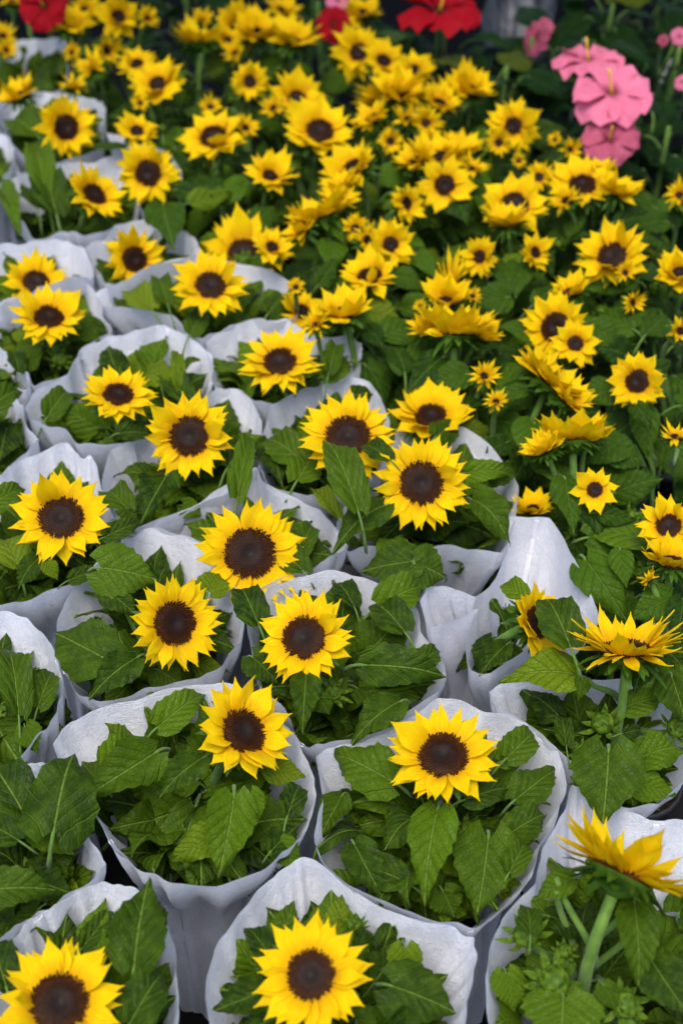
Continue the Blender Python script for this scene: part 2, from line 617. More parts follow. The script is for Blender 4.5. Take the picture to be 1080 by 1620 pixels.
POT = pot_mesh()
rg = random.Random(3)
sv, sf = [Vector((0, 0, 0.088))], []
for i in range(1, 5):
    for k in range(16):
        a = 2 * math.pi * k / 16
        sv.append(Vector((0.0515 * i / 4 * math.cos(a), 0.0515 * i / 4 * math.sin(a), 0.086 + rg.uniform(-.003, .004) * (i < 4))))
for k in range(16):
    sf.append((0, 1 + k, 1 + (k + 1) % 16))
for i in range(3):
    for k in range(16):
        a, b = 1 + i * 16 + k, 1 + i * 16 + (k + 1) % 16
        sf.append((a, a + 16, b + 16, b))
SOIL = mesh('soil', sv, sf, M_SOIL, True)


# ------------------------------------------------------------------ fleece wraps
def smooth_loop(pts, n_per):
    out = []
    n = len(pts)
    for i in range(n):
        p0, p1, p2, p3 = pts[(i - 1) % n], pts[i], pts[(i + 1) % n], pts[(i + 2) % n]
        for k in range(n_per):
            t = k / n_per
            q = 0.5 * ((2 * p1) + (p2 - p0) * t + (2 * p0 - 5 * p1 + 4 * p2 - p3) * t * t + (3 * p1 - p0 - 3 * p2 + p3) * t ** 3)
            out.append(q * 0.45 + p1.lerp(p2, t) * 0.55)            # crisp folds where the sheet turns
    return out


def shrink(d):
    """How far a wrap has drawn in d metres below its rim."""
    return max(0.60, 1 - 1.6 * max(0, d) - 2.0 * max(0, d - 0.025))


ALL_WRAPS = []


def in_a_wrap(x, y):
    for w in ALL_WRAPS:
        px, py = x - w.c.x, y - w.c.y
        if abs(px) > .3 or abs(py) > .3:
            continue
        n, c = len(w.poly), False
        for i in range(n):
            a, b = w.poly[i], w.poly[i - 1]
            if (a.y > py) != (b.y > py) and px < (b.x - a.x) * (py - a.y) / (b.y - a.y) + a.x:
                c = not c
        if c:
            return True
    return False


class Wrap:
    """A sleeve of fleece: the rim as a loop of points (x, y of the photograph, height), closing in on the pot below."""
    def __init__(self, pts, zr=0.36, base=None):
        rim = []
        for p in pts:
            z = p[2] if len(p) > 2 else zr
            rim.append(at(p[0], p[1], z)[0])
        self.rim = smooth_loop(rim, 10)
        self.zr = zr
        n = len(self.rim)
        c = Vector((0, 0, 0))
        tot = 0
        for i in range(n):
            l = (self.rim[(i + 1) % n] - self.rim[i]).length
            c += (self.rim[i] + self.rim[(i + 1) % n]) * 0.5 * l
            tot += l
        c /= tot
        self.per = tot
        self.c = Vector((c.x, c.y, 0))
        if base:
            b = at(base[0], base[1], zr)[0]
            self.c = Vector((b.x, b.y, 0))
        ALL_WRAPS.append(self)
        self.poly = [Vector((p.x - self.c.x, p.y - self.c.y)) for p in self.rim]

    def radius(self, phi):
        best = 0.06
        d = Vector((math.cos(phi), math.sin(phi)))
        n = len(self.poly)
        hits = []
        for i in range(n):
            a, b = self.poly[i], self.poly[(i + 1) % n]
            e = b - a
            den = d.x * e.y - d.y * e.x
            if abs(den) < 1e-9:
                continue
            t = (a.x * e.y - a.y * e.x) / den
            s = (a.x * d.y - a.y * d.x) / den
            if 0 <= s <= 1 and t > 0:
                hits.append(t)
        return min(hits) if hits else best

    def build(self, label, mat=None, seam=0.12, group='white fleece wraps'):
        n = len(self.rim)
        ss = [0, .012, .04, .08, .13, .19, .27, .37, .5, .66, .83, 1.0]
        area = sum(self.poly[i].x * self.poly[(i + 1) % n].y - self.poly[i].y * self.poly[(i + 1) % n].x for i in range(n))
        sg = 1 if area > 0 else -1
        # start angle that fits the loop best
        sx = sy = 0
        for i, p in enumerate(self.poly):
            a = math.atan2(p.y, p.x) - sg * 2 * math.pi * i / n
            sx += math.cos(a)
            sy += math.sin(a)
        a0 = math.atan2(sy, sx)
        V, U = [], []
        arc = 0
        sd = hash(label) % 97
        sd = sum(ord(ch) for ch in label) % 97
        for i in range(n + 1):
            k = i % n
            if i:
                arc += (self.rim[k] - self.rim[i - 1]).length
            r3 = self.rim[k]
            th = a0 + sg * 2 * math.pi * k / n
            circ = Vector((math.cos(th), math.sin(th))) * 0.066
            for s in ss:
                z = r3.z * (1 - s) + 0.004 * s
                d = r3.z - z
                w = max(0, min(1, (s - 0.12) / 0.80))
                w = w * w * (3 - 2 * w)
                xy = self.poly[k] * shrink(d) * (1 - w) + circ * w
                q = Vector((self.c.x + xy.x, self.c.y + xy.y, z))
                crump = noise.noise_vector(Vector((q.x * 22 + sd, q.y * 22, q.z * 13))) * 0.0032 * min(1, s * 9 + 0.35)
                ang = 2 * math.pi * k / n
                pl = noise.noise(Vector((math.cos(ang) * 3.2 + sd, math.sin(ang) * 3.2, z * 3.0)))
                pl2 = noise.noise(Vector((math.cos(ang) * 8.0 + sd, math.sin(ang) * 8.0, z * 6.0)))
                pl = ((abs(pl) * 2 - 0.5) * 0.010 + (abs(pl2) * 2 - .4) * .0022) * min(1, s * 5 + 0.20)
                if s < .2:
                    q.z += noise.noise(Vector((math.cos(ang) * 4 + sd * 2, math.sin(ang) * 4, 0))) * .006 * (1 - s / .2)
                dl = self.poly[k].length or 1
                q += Vector((self.poly[k].x / dl * pl, self.poly[k].y / dl * pl, 0))
                crump += noise.noise_vector(Vector((q.x * 60, q.y * 60 + sd, q.z * 25))) * 0.0011
                q += crump
                V.append((q.x - self.c.x, q.y - self.c.y, q.z))
                U.append((arc, d))
        m_ = len(ss)
        F = [(i * m_ + j, (i + 1) * m_ + j, (i + 1) * m_ + j + 1, i * m_ + j + 1) for i in range(n) for j in range(m_ - 1)]
        o = link('flower_wrap', mesh('flower_wrap', V, F, mat or M_WRAP, True, U))
        o.location = self.c
        tag(o, label, 'flower wrap', group)
        if seam is not None:
            for f in (seam if isinstance(seam, (list, tuple)) else [seam]):
                i0 = int(f * n)
                SV, SF = [], []
                for j in range(m_ - 2):
                    a = Vector(V[i0 * m_ + j])
                    b = Vector(V[((i0 + 1) % n) * m_ + j])
                    t = (b - a)
                    t.z = 0
                    t.normalize()
                    nrm = Vector((t.y, -t.x, 0))
                    for side in (1, -1):
                        for q in (-0.0022, 0.0022):
                            SV.append(a + t * q + nrm * side * 0.0012 - Vector((0, 0, 0.004 if j == 0 else 0)))
                    if j:
                        o_ = (j - 1) * 4
                        SF += [(o_, o_ + 1, o_ + 5, o_ + 4), (o_ + 2, o_ + 3, o_ + 7, o_ + 6), (o_, o_ + 2, o_ + 6, o_ + 4), (o_ + 1, o_ + 3, o_ + 7, o_ + 5)]
                link('seam', mesh('seam', SV, SF, M_SEAM, False), o)
        return o


# ------------------------------------------------------------------ plants
class Plant:
    def __init__(self, label, heads, wrap=None, style='smooth', leaves=16, buds=2, hero=(), leaf_len=(0.055, 0.085), spread=0.11, base=None, rim=13, branches=()):
        self.rim, self.branches = rim, branches
        self.label, self.heads, self.wrap, self.style = label, heads, wrap, style
        self.leaves, self.buds, self.hero, self.leaf_len, self.spread = leaves, buds, hero, leaf_len, spread
        self.hz = 0.40
        if wrap is not None:
            self.b = wrap.c.copy()
            self.fixed = True
        else:
            self.fixed = False
            if base:
                self.b = at(base[0], base[1], 0.36)[0]
            else:
                h = heads[0]
                c, t = at(h[0], h[1], (h[5].get('z', 0.40) if len(h) > 5 else 0.40))
                nrm = head_normal(c, h)
                self.b = c - nrm * 0.05
            self.b.z = 0


def head_normal(c, h):
    w = (EYE - c).normalized()
    r = RIGHT - w * RIGHT.dot(w)
    r.normalize()
    u = w.cross(r)
    nx, ny = h[3], h[4]
    o = h[5] if len(h) > 5 else {}
    l2 = nx * nx + ny * ny
    if 'nz' in o:
        nz = o['nz']
    else:
        nz = math.sqrt(max(0.0, 1 - l2))
    return (r * nx + u * ny + w * nz).normalized()


def build_head(root, base, h, rg):
    o = h[5] if len(h) > 5 else {}
    z = o.get('z', 0.40)
    c, t = at(h[0], h[1], z)
    R = h[2] * t / FPX
    nrm = head_normal(c, h)
    rd = o.get('rd', 0.45 if h[2] >= 70 else 0.40 if h[2] >= 50 else 0.31)
    spin = rg.uniform(0, 6.28)
    q = nrm.to_track_quat('Z', 'Y').to_matrix().to_4x4() @ Matrix.Rotation(spin, 4, 'Z')
    hd = link('flower_head', CALYX[rg.randrange(3)], root)
    hd.matrix_local = Matrix.Translation(c - base) @ q @ Matrix.Diagonal((R, R, R, 1))
    far = h[2] < 34
    dd = link('disc', (DISCS_FAR if h[2] < 44 else DISCS)[rg.randrange(1 if h[2] < 44 else 2)], hd)
    dd.scale = (rd, rd, rd)
    dd.location = (0, 0, 0.03)
    dd.rotation_euler = (0, 0, rg.uniform(0, 6))
    cup = o.get('cup', 0)
    if far:
        p = link('petals', RINGS[rg.randrange(3)], hd)
        p.rotation_euler = (0, 0, rg.uniform(0, 6))
        k = rg.uniform(.95, 1.05)
        p.scale = (k * .9, k * .9, k * (1.9 + cup / 12))
        dd.scale = (.27, .27, .27)
        return c, R, nrm
    n = o.get('n', rg.choice((33, 35, 37)) if h[2] >= 55 else rg.choice((23, 25, 27)))
    sparse = n < 14
    n1 = n if sparse else int(round(n * 0.56))
    far_k = 0 if h[2] >= 60 else 1
    if far_k and h[4] > 0.5:
        cup += 7
    wk = (0.92 if h[2] >= 60 else 0.86) * (0.52 / (0.78 + 0.0 * n)) * 17 / max(min(n1, 25), 12) * 1.20
    for ring, cnt in ((0, n1), (1, n - n1)):
        for k in range(cnt):
            a = 2 * math.pi * (k + 0.5 * ring + rg.uniform(-.24, .24)) / cnt
            jit = far_k or h[4] > .8
            el = rg.gauss(4 if ring == 0 else 17, 7.5 + 5 * jit) + cup
            if rg.random() < o.get('lift', 0.05 + 0.06 * far_k):
                el += rg.uniform(18, 48)
            L = (1 - rd * 0.80) * (rg.uniform(0.90 - .08 * far_k, 1.10) if ring == 0 else rg.uniform(0.74, 0.98)) / max(.75, math.cos(R_(min(40, el))))
            W = L * wk * rg.uniform(0.90, 1.18) / (1 - rd * .8) * 0.62
            if ring:
                W *= 0.95
            p = link('petal', PETALS[rg.randrange(len(PETALS))], hd)
            p.matrix_local = (Matrix.Rotation(a, 4, 'Z') @ Matrix.Translation((0, rd * (0.80 if ring == 0 else 0.88), 0.005 + 0.018 * ring + 0.004 * (k % 3))) @
                              Matrix.Rotation(R_(el), 4, 'X') @ Matrix.Rotation(rg.gauss(0, 0.24), 4, 'Y') @ Matrix.Rotation(rg.gauss(0, 0.10), 4, 'Z') @
                              Matrix.Diagonal((W * 1.75, L, L, 1)))
    return c, R, nrm


def add_stem(root, base, top, nrm, rg, r0=0.0048, start=None, name='stem'):
    p0 = (start or Vector((0, 0, 0.08)))
    p3 = top - base
    hgt = (p3 - p0).length
    p1 = p0 + Vector((rg.uniform(-.01, .01), rg.uniform(-.01, .01), hgt * 0.45))
    p2 = p3 - nrm * hgt * 0.30 - Vector((0, 0, hgt * 0.10))
    pth = bez(p0, p1, p2, p3, 9)
    v, f = tube(pth, [r0 * (1.15 - 0.35 * i / 9) for i in range(10)], 8)
    link(name, mesh(name, v, f, M_STEM, True), root)
    return pth


def place_leaf(root, pool, pos, d, nrm, L, wk, rg):
    y = d.normalized()
    z = nrm - y * nrm.dot(y)
    if z.length < 1e-4:
        z = y.orthogonal()
    z.normalize()
    x = y.cross(z)
    me = pool[rg.randrange(len(pool))]
    m3 = Matrix((x, y, z)).transposed().to_4x4()
    lf = link('leaf', me, root)
    lf.matrix_local = Matrix.Translation(pos) @ m3 @ Matrix.Diagonal((L * wk, L, L, 1))
    return lf


def build_plant(P, rg, group, cat='sunflower', name='sunflower_plant'):
    base = P.b.copy()
    root = link(name, None)
    root.location = base
    tag(root, P.label, cat, group)
    po = link('pot', POT, root)
    link('soil', SOIL, root)
    pool = TOOTH if P.style == 'tooth' else SMOOTH
    paths = []
    zmax = 0.36
    for i, h in enumerate(P.heads):
        c, R, nrm = build_head(root, base, h, rg)
        st = None
        if i and paths:
            st = paths[0][3]
        paths.append(add_stem(root, base, c - nrm * R * 0.30, nrm, rg, (h[5] if len(h) > 5 else {}).get('sr', 0.0050 if h[2] >= 50 else 0.0036), st))
        zmax = min(0.385, c.z - 0.012)
    if not paths:
        paths.append(add_stem(root, base, base + Vector((rg.uniform(-.01, .01), rg.uniform(-.01, .01), 0.33)), Vector((0, 0, 1)), rg))
        link('bud', BUDS[0], root).matrix_local = Matrix.Translation(paths[0][-1]) @ Matrix.Scale(0.016, 4)
    pth = paths[0]
    # whorls of leaves up the stem
    n = P.leaves
    for k in range(n):
        f = (k + rg.random()) / n
        phi = k * 2.39996 + rg.uniform(-.35, .35)
        if P.wrap is not None:
            zz = 0.225 + 0.115 * f
        else:
            zz = 0.20 + (zmax - 0.215) * f
        L = rg.uniform(*P.leaf_len) * (1.12 - 0.30 * f)
        ip = min(9, max(0, int(round((zz - 0.08) / max(0.1, (pth[-1].z - 0.08)) * 9))))
        sp = pth[ip]
        elev = R_(rg.uniform(-50, 25)) if P.wrap is None else R_(rg.uniform(-35, 38))
        dirn = Vector((math.cos(phi) * math.cos(elev), math.sin(phi) * math.cos(elev), math.sin(elev)))
        r0 = 0.30 * L + rg.uniform(0, max(0.0, P.spread - L)) * (0.55 + 0.45 * (1 - f))
        pos = Vector((sp.x, sp.y, zz)) + Vector((math.cos(phi), math.sin(phi), 0)) * r0
        if P.wrap is None:
            for tr in range(7):
                q1, q2, q3 = pos + dirn * L + base, pos + dirn * L * .5 + base, pos + base
                if not (in_a_wrap(q1.x, q1.y) or in_a_wrap(q2.x, q2.y) or in_a_wrap(q3.x, q3.y)):
                    break
                phi += rg.uniform(.5, 1.3)
                dirn = Vector((math.cos(phi) * math.cos(elev), math.sin(phi) * math.cos(elev), math.sin(elev)))
                pos = Vector((sp.x, sp.y, zz)) + Vector((math.cos(phi), math.sin(phi), 0)) * r0
            else:
                continue
        else:
            tip = pos + dirn * L
            ang = math.atan2(tip.y, tip.x)
            lim = P.wrap.radius(ang) * shrink(max(0, P.wrap.zr - min(tip.z, P.wrap.zr))) * 0.90 - 0.004
            rt = math.hypot(tip.x, tip.y)
            if rt > lim:
                ov = rt - lim
                pos -= Vector((math.cos(ang), math.sin(ang), 0)) * min(ov, r0 + 0.01)
                if ov > r0 + 0.01:
                    L *= max(0.6, 1 - (ov - r0 - 0.01) / L)
        nr = Vector((rg.uniform(-.75, .75), rg.uniform(-.75, .6) - 0.1, 1))
        place_leaf(root, pool, pos, dirn, nr, L, rg.uniform(.9, 1.12), rg)
    if P.wrap is not None and P.rim:
        for lay, (m2, lo, hi, la, lb, ea, eb) in enumerate(((P.rim, -.038, -.004, .046, .074, 20, 70), (P.rim, -.085, -.040, .055, .085, 0, 45))):
            m2 = int(m2 * 1.6)
            for k in range(m2):
                phi = 2 * math.pi * (k + rg.uniform(-.35, .35)) / m2
                rr = P.wrap.radius(phi)
                L = rg.uniform(la, lb)
                el = R_(rg.uniform(ea, eb))
                zt = P.wrap.zr + rg.uniform(lo, hi)
                d = Vector((math.cos(phi) * math.cos(el), math.sin(phi) * math.cos(el), math.sin(el)))
                rt = rr * shrink(P.wrap.zr - zt) * rg.uniform(.92, 1.0) - 0.003
                pos = Vector((math.cos(phi) * rt, math.sin(phi) * rt, zt)) - d * L
                place_leaf(root, TOOTH, pos, d, Vector((rg.uniform(-.7, .7) - math.cos(phi) * .4, rg.uniform(-.7, .7) - math.sin(phi) * .4, .8)), L, rg.uniform(1.0, 1.35), rg)
    for x0, y0, z0, x1, y1, z1, S in P.branches:
        a, b = at(x0, y0, z0)[0] - base, at(x1, y1, z1)[0] - base
        d = ((b - a).normalized() + Vector((0, 0, .4))).normalized()
        add_stem(root, base, base + b, d, rg, 0.0034 if S else 0.003, a, 'side_stem')
        if S:
            bo = link('bud', BUDS[rg.randrange(3)], root)
            bo.matrix_local = Matrix.Translation(b + d * S * .45) @ d.to_track_quat('Z', 'Y').to_matrix().to_4x4() @ Matrix.Diagonal((S, S, S, 1))
    # side buds
    for k in range(P.buds):
        phi = rg.uniform(0, 6.28)
        rr = rg.uniform(0.022, 0.055)
        ip = rg.randrange(5, 8)
        sp = pth[ip]
        bz = rg.uniform(0.315, 0.365)
        pos = Vector((sp.x + rr * math.cos(phi), sp.y + rr * math.sin(phi), bz))
        if P.wrap is None and in_a_wrap(pos.x + base.x, pos.y + base.y):
            continue
        d = Vector((math.cos(phi) * .5, math.sin(phi) * .5, 1)).normalized()
        S = rg.uniform(0.0075, 0.0135)
        b = link('bud', BUDS[rg.randrange(3)], root)
        b.matrix_local = Matrix.Translation(pos) @ d.to_track_quat('Z', 'Y').to_matrix().to_4x4() @ Matrix.Rotation(rg.uniform(0, 6), 4, 'Z') @ Matrix.Diagonal((S, S, S * 1.05, 1))
        add_stem(root, base, base + pos - d * S * 0.45, d, rg, 0.0026, pth[max(1, ip - 3)], 'side_stem')
    # leaves one can point at
    for hl in P.hero:
        x0, y0, x1, y1, wpx = hl[:5]
        z0 = hl[5] if len(hl) > 5 else 0.375
        z1 = hl[6] if len(hl) > 6 else z0 - 0.012
        a, ta = at(x0, y0, z0)
        b, tb = at(x1, y1, z1)
        L = (b - a).length
        wid = wpx * ta / FPX
        rel = wid / L
        vi = hl[7] if len(hl) > 7 else min(range(len(pool)), key=lambda i: abs((max(v.co.x for v in pool[i].vertices) - min(v.co.x for v in pool[i].vertices)) - rel))
        me = pool[vi]
        mw = max(v.co.x for v in me.vertices) - min(v.co.x for v in me.vertices)
        w = (EYE - a).normalized()
        nr = (w * 0.75 + Vector((rg.uniform(-.2, .2), rg.uniform(-.1, .1), 0.6)))
        place_leaf(root, [me], a - base, b - a, nr, L, rel / mw, rg)
    return root

# ------------------------------------------------------------------ the wraps, nearest first
W = {}
W['corner'] = Wrap([(17, 1490), (45, 1458), (75, 1438), (120, 1412), (165, 1395), (205, 1402), (238, 1425), (265, 1462), (280, 1530), (286, 1600), (270, 1690), (200, 1750), (90, 1770), (-20, 1740), (-70, 1640), (-40, 1550)])
W['bottom'] = Wrap([(437, 1380), (472, 1357), (500, 1362), (545, 1402), (600, 1432), (660, 1455), (715, 1468), (748, 1485), (750, 1530), (738, 1600), (725, 1680), (640, 1760), (500, 1780), (390, 1750), (338, 1660), (323, 1575), (340, 1502), (388, 1432)])
W['round'] = Wrap([(496, 1322), (503, 1355), (552, 1400), (630, 1435), (700, 1457), (758, 1465), (806, 1427), (841, 1390), (852, 1340), (884, 1283), (897, 1240), (880, 1185), (830, 1142), (775, 1127), (735, 1115), (690, 1107), (640, 1142), (610, 1158), (557, 1175), (518, 1181), (500, 1198), (507, 1262)])
W['tilted'] = Wrap([(85, 1176), (112, 1143), (158, 1119), (230, 1100), (300, 1083), (352, 1079), (410, 1102), (455, 1150), (470, 1172), (487, 1205), (498, 1245), (499, 1275), (487, 1315), (455, 1345), (411, 1378), (341, 1402), (270, 1396), (237, 1380), (205, 1363), (178, 1340), (158, 1302), (140, 1272), (122, 1257), (98, 1220)])
W['midleft'] = Wrap([(-70, 1300), (-40, 1240), (0, 1228), (50, 1205), (95, 1222), (118, 1262), (124, 1298), (146, 1330), (168, 1368), (140, 1398), (80, 1434), (40, 1454), (5, 1480), (-60, 1500), (-110, 1420)])
W['leftbuds'] = Wrap([(-50, 975), (0, 966), (45, 980), (78, 1015), (95, 1060), (97, 1095), (84, 1140), (50, 1178), (0, 1215), (-60, 1235), (-120, 1180), (-120, 1050)])
W['turned'] = Wrap([(100, 1060), (90, 1005), (100, 955), (140, 900), (205, 848), (240, 836), (290, 850), (330, 866), (362, 905), (380, 945), (387, 975), (380, 1015), (352, 1050), (315, 1073), (250, 1086), (200, 1101), (160, 1110), (124, 1100)])
W['upleaf'] = Wrap([(390, 985), (398, 955), (425, 935), (465, 915), (531, 902), (572, 913), (628, 936), (658, 962), (668, 1000), (690, 1030), (704, 1058), (703, 1083), (672, 1105), (617, 1151), (557, 1169), (512, 1176), (490, 1180), (467, 1168), (450, 1120), (405, 1075)])
W['great'] = Wrap([(212, 838), (250, 822), (300, 802), (350, 772), (405, 738), (423, 768), (470, 787), (505, 806), (535, 842), (548, 866), (520, 884), (480, 905), (440, 916), (410, 932), (391, 945), (372, 900), (335, 864), (290, 848), (245, 834)])
W['lowleft'] = Wrap([(-40, 790), (5, 752), (33, 727), (73, 708), (110, 701), (126, 722), (148, 725), (158, 765), (185, 810), (203, 842), (170, 880), (125, 917), (62, 943), (0, 957), (-70, 945), (-90, 860)])
W['tallright'] = Wrap([(622, 700), (630, 676), (662, 661), (705, 668), (760, 690), (803, 735), (819, 768), (816, 815), (806, 850), (798, 876), (742, 868), (692, 863), (648, 880), (590, 864), (548, 868), (535, 830), (548, 790), (592, 745)])
W['halfhid'] = Wrap([(413, 695), (425, 655), (445, 632), (480, 617), (503, 600), (512, 606), (553, 594), (583, 605), (602, 630), (618, 668), (612, 720), (590, 757), (535, 775), (497, 785), (470, 783), (425, 764), (410, 732)])
W['highfold'] = Wrap([(806, 818), (800, 870), (785, 915), (755, 944), (715, 931), (680, 925), (664, 948), (672, 985), (698, 990), (735, 972), (757, 964), (742, 1000), (734, 1030), (746, 1058), (775, 1066), (815, 1040), (865, 1005), (912, 1000), (947, 988), (940, 945), (905, 880), (868, 822)])
W['besidegap'] = Wrap([(772, 1094), (795, 1080), (850, 1078), (917, 1073), (1000, 1078), (1060, 1105), (1092, 1160), (1085, 1230), (1040, 1272), (985, 1278), (925, 1228), (900, 1205), (830, 1142), (782, 1118)])
W['lowright'] = Wrap([(776, 1640), (766, 1545), (793, 1455), (846, 1396), (857, 1342), (890, 1287), (905, 1245), (938, 1238), (985, 1280), (1040, 1297), (1100, 1303), (1180, 1380), (1190, 1560), (1060, 1740), (880, 1745)])
W['face'] = Wrap([(160, 762), (175, 712), (213, 699), (260, 684), (320, 640), (340, 616), (363, 614), (397, 632), (414, 665), (412, 728), (405, 745), (350, 780), (300, 806), (240, 836), (205, 842), (172, 805)])
W['flatface'] = Wrap([(40, 648), (52, 625), (107, 590), (127, 557), (167, 533), (215, 524), (250, 514), (290, 525), (333, 560), (337, 590), (333, 613), (300, 655), (262, 684), (210, 698), (127, 706), (103, 677), (64, 674)])
W['bentpetal'] = Wrap([(325, 540), (353, 519), (390, 506), (447, 503), (468, 513), (505, 533), (553, 533), (573, 545), (570, 585), (553, 594), (503, 606), (467, 622), (435, 639), (405, 632), (370, 615), (338, 612), (332, 575)])
W['leftrow'] = Wrap([(-25, 500), (0, 482), (47, 461), (95, 443), (125, 437), (152, 463), (164, 500), (177, 525), (140, 545), (124, 560), (107, 590), (56, 612), (46, 597), (26, 570), (5, 553), (-25, 530)])
W['framed'] = Wrap([(152, 464), (200, 443), (243, 421), (300, 408), (380, 415), (430, 428), (460, 448), (472, 470), (466, 503), (430, 510), (387, 505), (347, 523), (320, 533), (296, 522), (275, 500), (233, 490), (195, 486), (160, 480)])
W['rimface'] = Wrap([(135, 392), (165, 375), (180, 360), (230, 345), (285, 360), (308, 378), (319, 398), (290, 410, .375), (243, 421, .385), (198, 442, .385), (170, 450, .375), (155, 432), (142, 410)])
W['halfrim'] = Wrap([(-40, 410), (0, 389), (60, 382), (105, 380), (137, 396), (150, 438), (125, 438, .375), (95, 444, .385), (47, 462, .385), (0, 483, .385), (-50, 475)])
W['pair'] = Wrap([(3, 318), (20, 285), (47, 272), (90, 262), (150, 255), (193, 238), (220, 270), (222, 320), (212, 348), (180, 361), (133, 371), (100, 365), (57, 381), (38, 352), (15, 330)])
W['leafy'] = Wrap([(-60, 235), (-10, 213), (10, 213), (22, 235), (18, 262), (0, 290), (-50, 310)])
W['farleft'] = Wrap([(5, 160), (50, 142), (100, 147), (150, 157), (166, 168), (164, 196), (158, 232), (92, 258), (40, 248), (8, 212)])
W['fartop'] = Wrap([(-40, 100), (14, 68), (45, 62), (103, 62), (108, 98), (104, 138), (50, 146), (0, 150), (-50, 140)])
W['peach'] = Wrap([(167, 208), (192, 216), (222, 226), (262, 238), (288, 272, .33), (284, 318, .33), (250, 340, .33), (226, 335), (200, 240), (178, 234)])
W['leftcell'] = Wrap([(-60, 560), (0, 555), (28, 572), (48, 600), (44, 614), (0, 613), (-60, 622)])
W['leftdark'] = Wrap([(-60, 622), (0, 616), (38, 640), (42, 672), (62, 695), (30, 726), (0, 752), (-60, 765)])

def oval(x, y, rx, ry, n=14):
    return Wrap([(x + rx * math.cos(2 * math.pi * k / n) * (1 + .05 * math.sin(3 * k)), y + ry * math.sin(2 * math.pi * k / n) * (1 + .05 * math.cos(2 * k))) for k in range(n)])


for k, x, y in (('front_a', 20, 1960), ('front_b', 330, 1935), ('front_c', 620, 1975), ('front_d', 960, 1950)):
    W[k] = oval(x, y, 150, 150)
wrap_label = {
    'front_a': ('white wrap in front of the bottom left corner sunflower', None), 'front_b': ('white wrap in front of the dark gap between two near wraps', None),
    'front_c': ('white wrap in front of the lowest full sunflower', None), 'front_d': ('white wrap in front of the thick stemmed sunflower', None),
    'corner': ('white wrap with a short pale seam round the sunflower in the bottom left corner', (0.10,)),
    'bottom': ('wide open white wrap round the lowest full sunflower, beside the dark gap', (0.62,)),
    'round': ('white wrap with a nearly circular rim round the big upward facing sunflower', (0.22,)),
    'tilted': ('white wrap with a sagging front wall round the sunflower turned to the right', (0.80,)),
    'midleft': ('white wrap full of large leaves between bud filled and corner wraps', (0.62,)),
    'leftbuds': ('white wrap round the plant with green buds but no open flower', (0.30,)),
    'turned': ('white wrap whose rim curves close round the right side of its sunflower', (0.0,)),
    'upleaf': ('white wrap round the sunflower above a spread of light green leaves', (0.83,)),
    'great': ('white wrap almost hidden behind the largest sunflower head', (0.43,)),
    'lowleft': ('white wrap with doubled back edge round the sunflower at the left, above a broad leaf', (0.36,)),
    'tallright': ('white wrap standing tall behind the upright round sunflower next to unwrapped plants', (0.52, 0.13)),
    'halfhid': ('white wrap with a pointed seam round the sunflower half covered by a leaf', (0.235,)),
    'highfold': ('white wrap with curled folds and a high back round the sideways sunflower', (0.97,)),
    'besidegap': ('low white wrap under the sunflower seen edge on with petals up', None),
    'lowright': ('white wrap round the thick stemmed sunflower seen from behind', (0.60,)),
    'face': ('white wrap round the fully facing sunflower with serrated leaf below', (0.12,)),
    'flatface': ('white wrap with two seams round the flat oval sunflower beside the fully facing one', (0.38, 0.56)),
    'bentpetal': ('white wrap round the sunflower with small curled petals over its disc', (0.42,)),
    'leftrow': ('white wrap round the sunflower with one petal hanging straight down', (0.33,)),
    'framed': ('white wrap making an oval ring round a full sunflower beside two open ones', (0.0,)),
    'rimface': ('white wrap whose front edge cuts the lower petals of its sunflower', (0.07,)),
    'halfrim': ('white wrap whose front edge hides the lower half of a sunflower', (0.30,)),
    'pair': ('white wrap round two sunflowers that lean apart', (0.60,)),
    'leafy': ('narrow white wrap edge at the left border, beside a dark toothed leaf', None),
    'farleft': ('blurred white wrap round the sunflower with tilted oval disc', (0.15,)),
    'fartop': ('farthest white wrap, empty looking and square, near the red hibiscus', (0.25,)),
    'peach': ('wrap with a peach tinted corner behind the bright sunflower', None),
    'leftcell': ('small white wrap at the left border below the sunflower with hanging petal', None),
    'leftdark': ('white wrap at the left border round dark leaves and one light leaf', None),
}
# added dark canopy, out of view above the frame, to shade the rear rows
av, af = [], []
for i in range(13):
    for j in range(5):
        x = -3.0 + 0.5 * i
        y = 1.95 + 0.85 * j
        z = 1.92 + 0.17 * j - 0.035 * math.sin(math.pi * (i % 3) / 3) * (j % 2)
        av += [(x, y, z), (x, y, z + .006)]
for i in range(12):
    for j in range(4):
        a, b, c_, e = (i * 5 + j) * 2, ((i + 1) * 5 + j) * 2, ((i + 1) * 5 + j + 1) * 2, (i * 5 + j + 1) * 2
        af += [(a, e, c_, b), (a + 1, b + 1, c_ + 1, e + 1)]
tag(link('added_shade_canopy', mesh('added_shade_canopy', av, af, plain('dark_green_shade_cloth', (0.010, 0.018, 0.014), (0.016, 0.026, 0.020), 6, .8, .1), True)), 'added dark canopy out of view, shading the rear rows', kind='structure')
for k, w in W.items():
    lb, sm = wrap_label[k]
    w.build(lb, seam=sm)

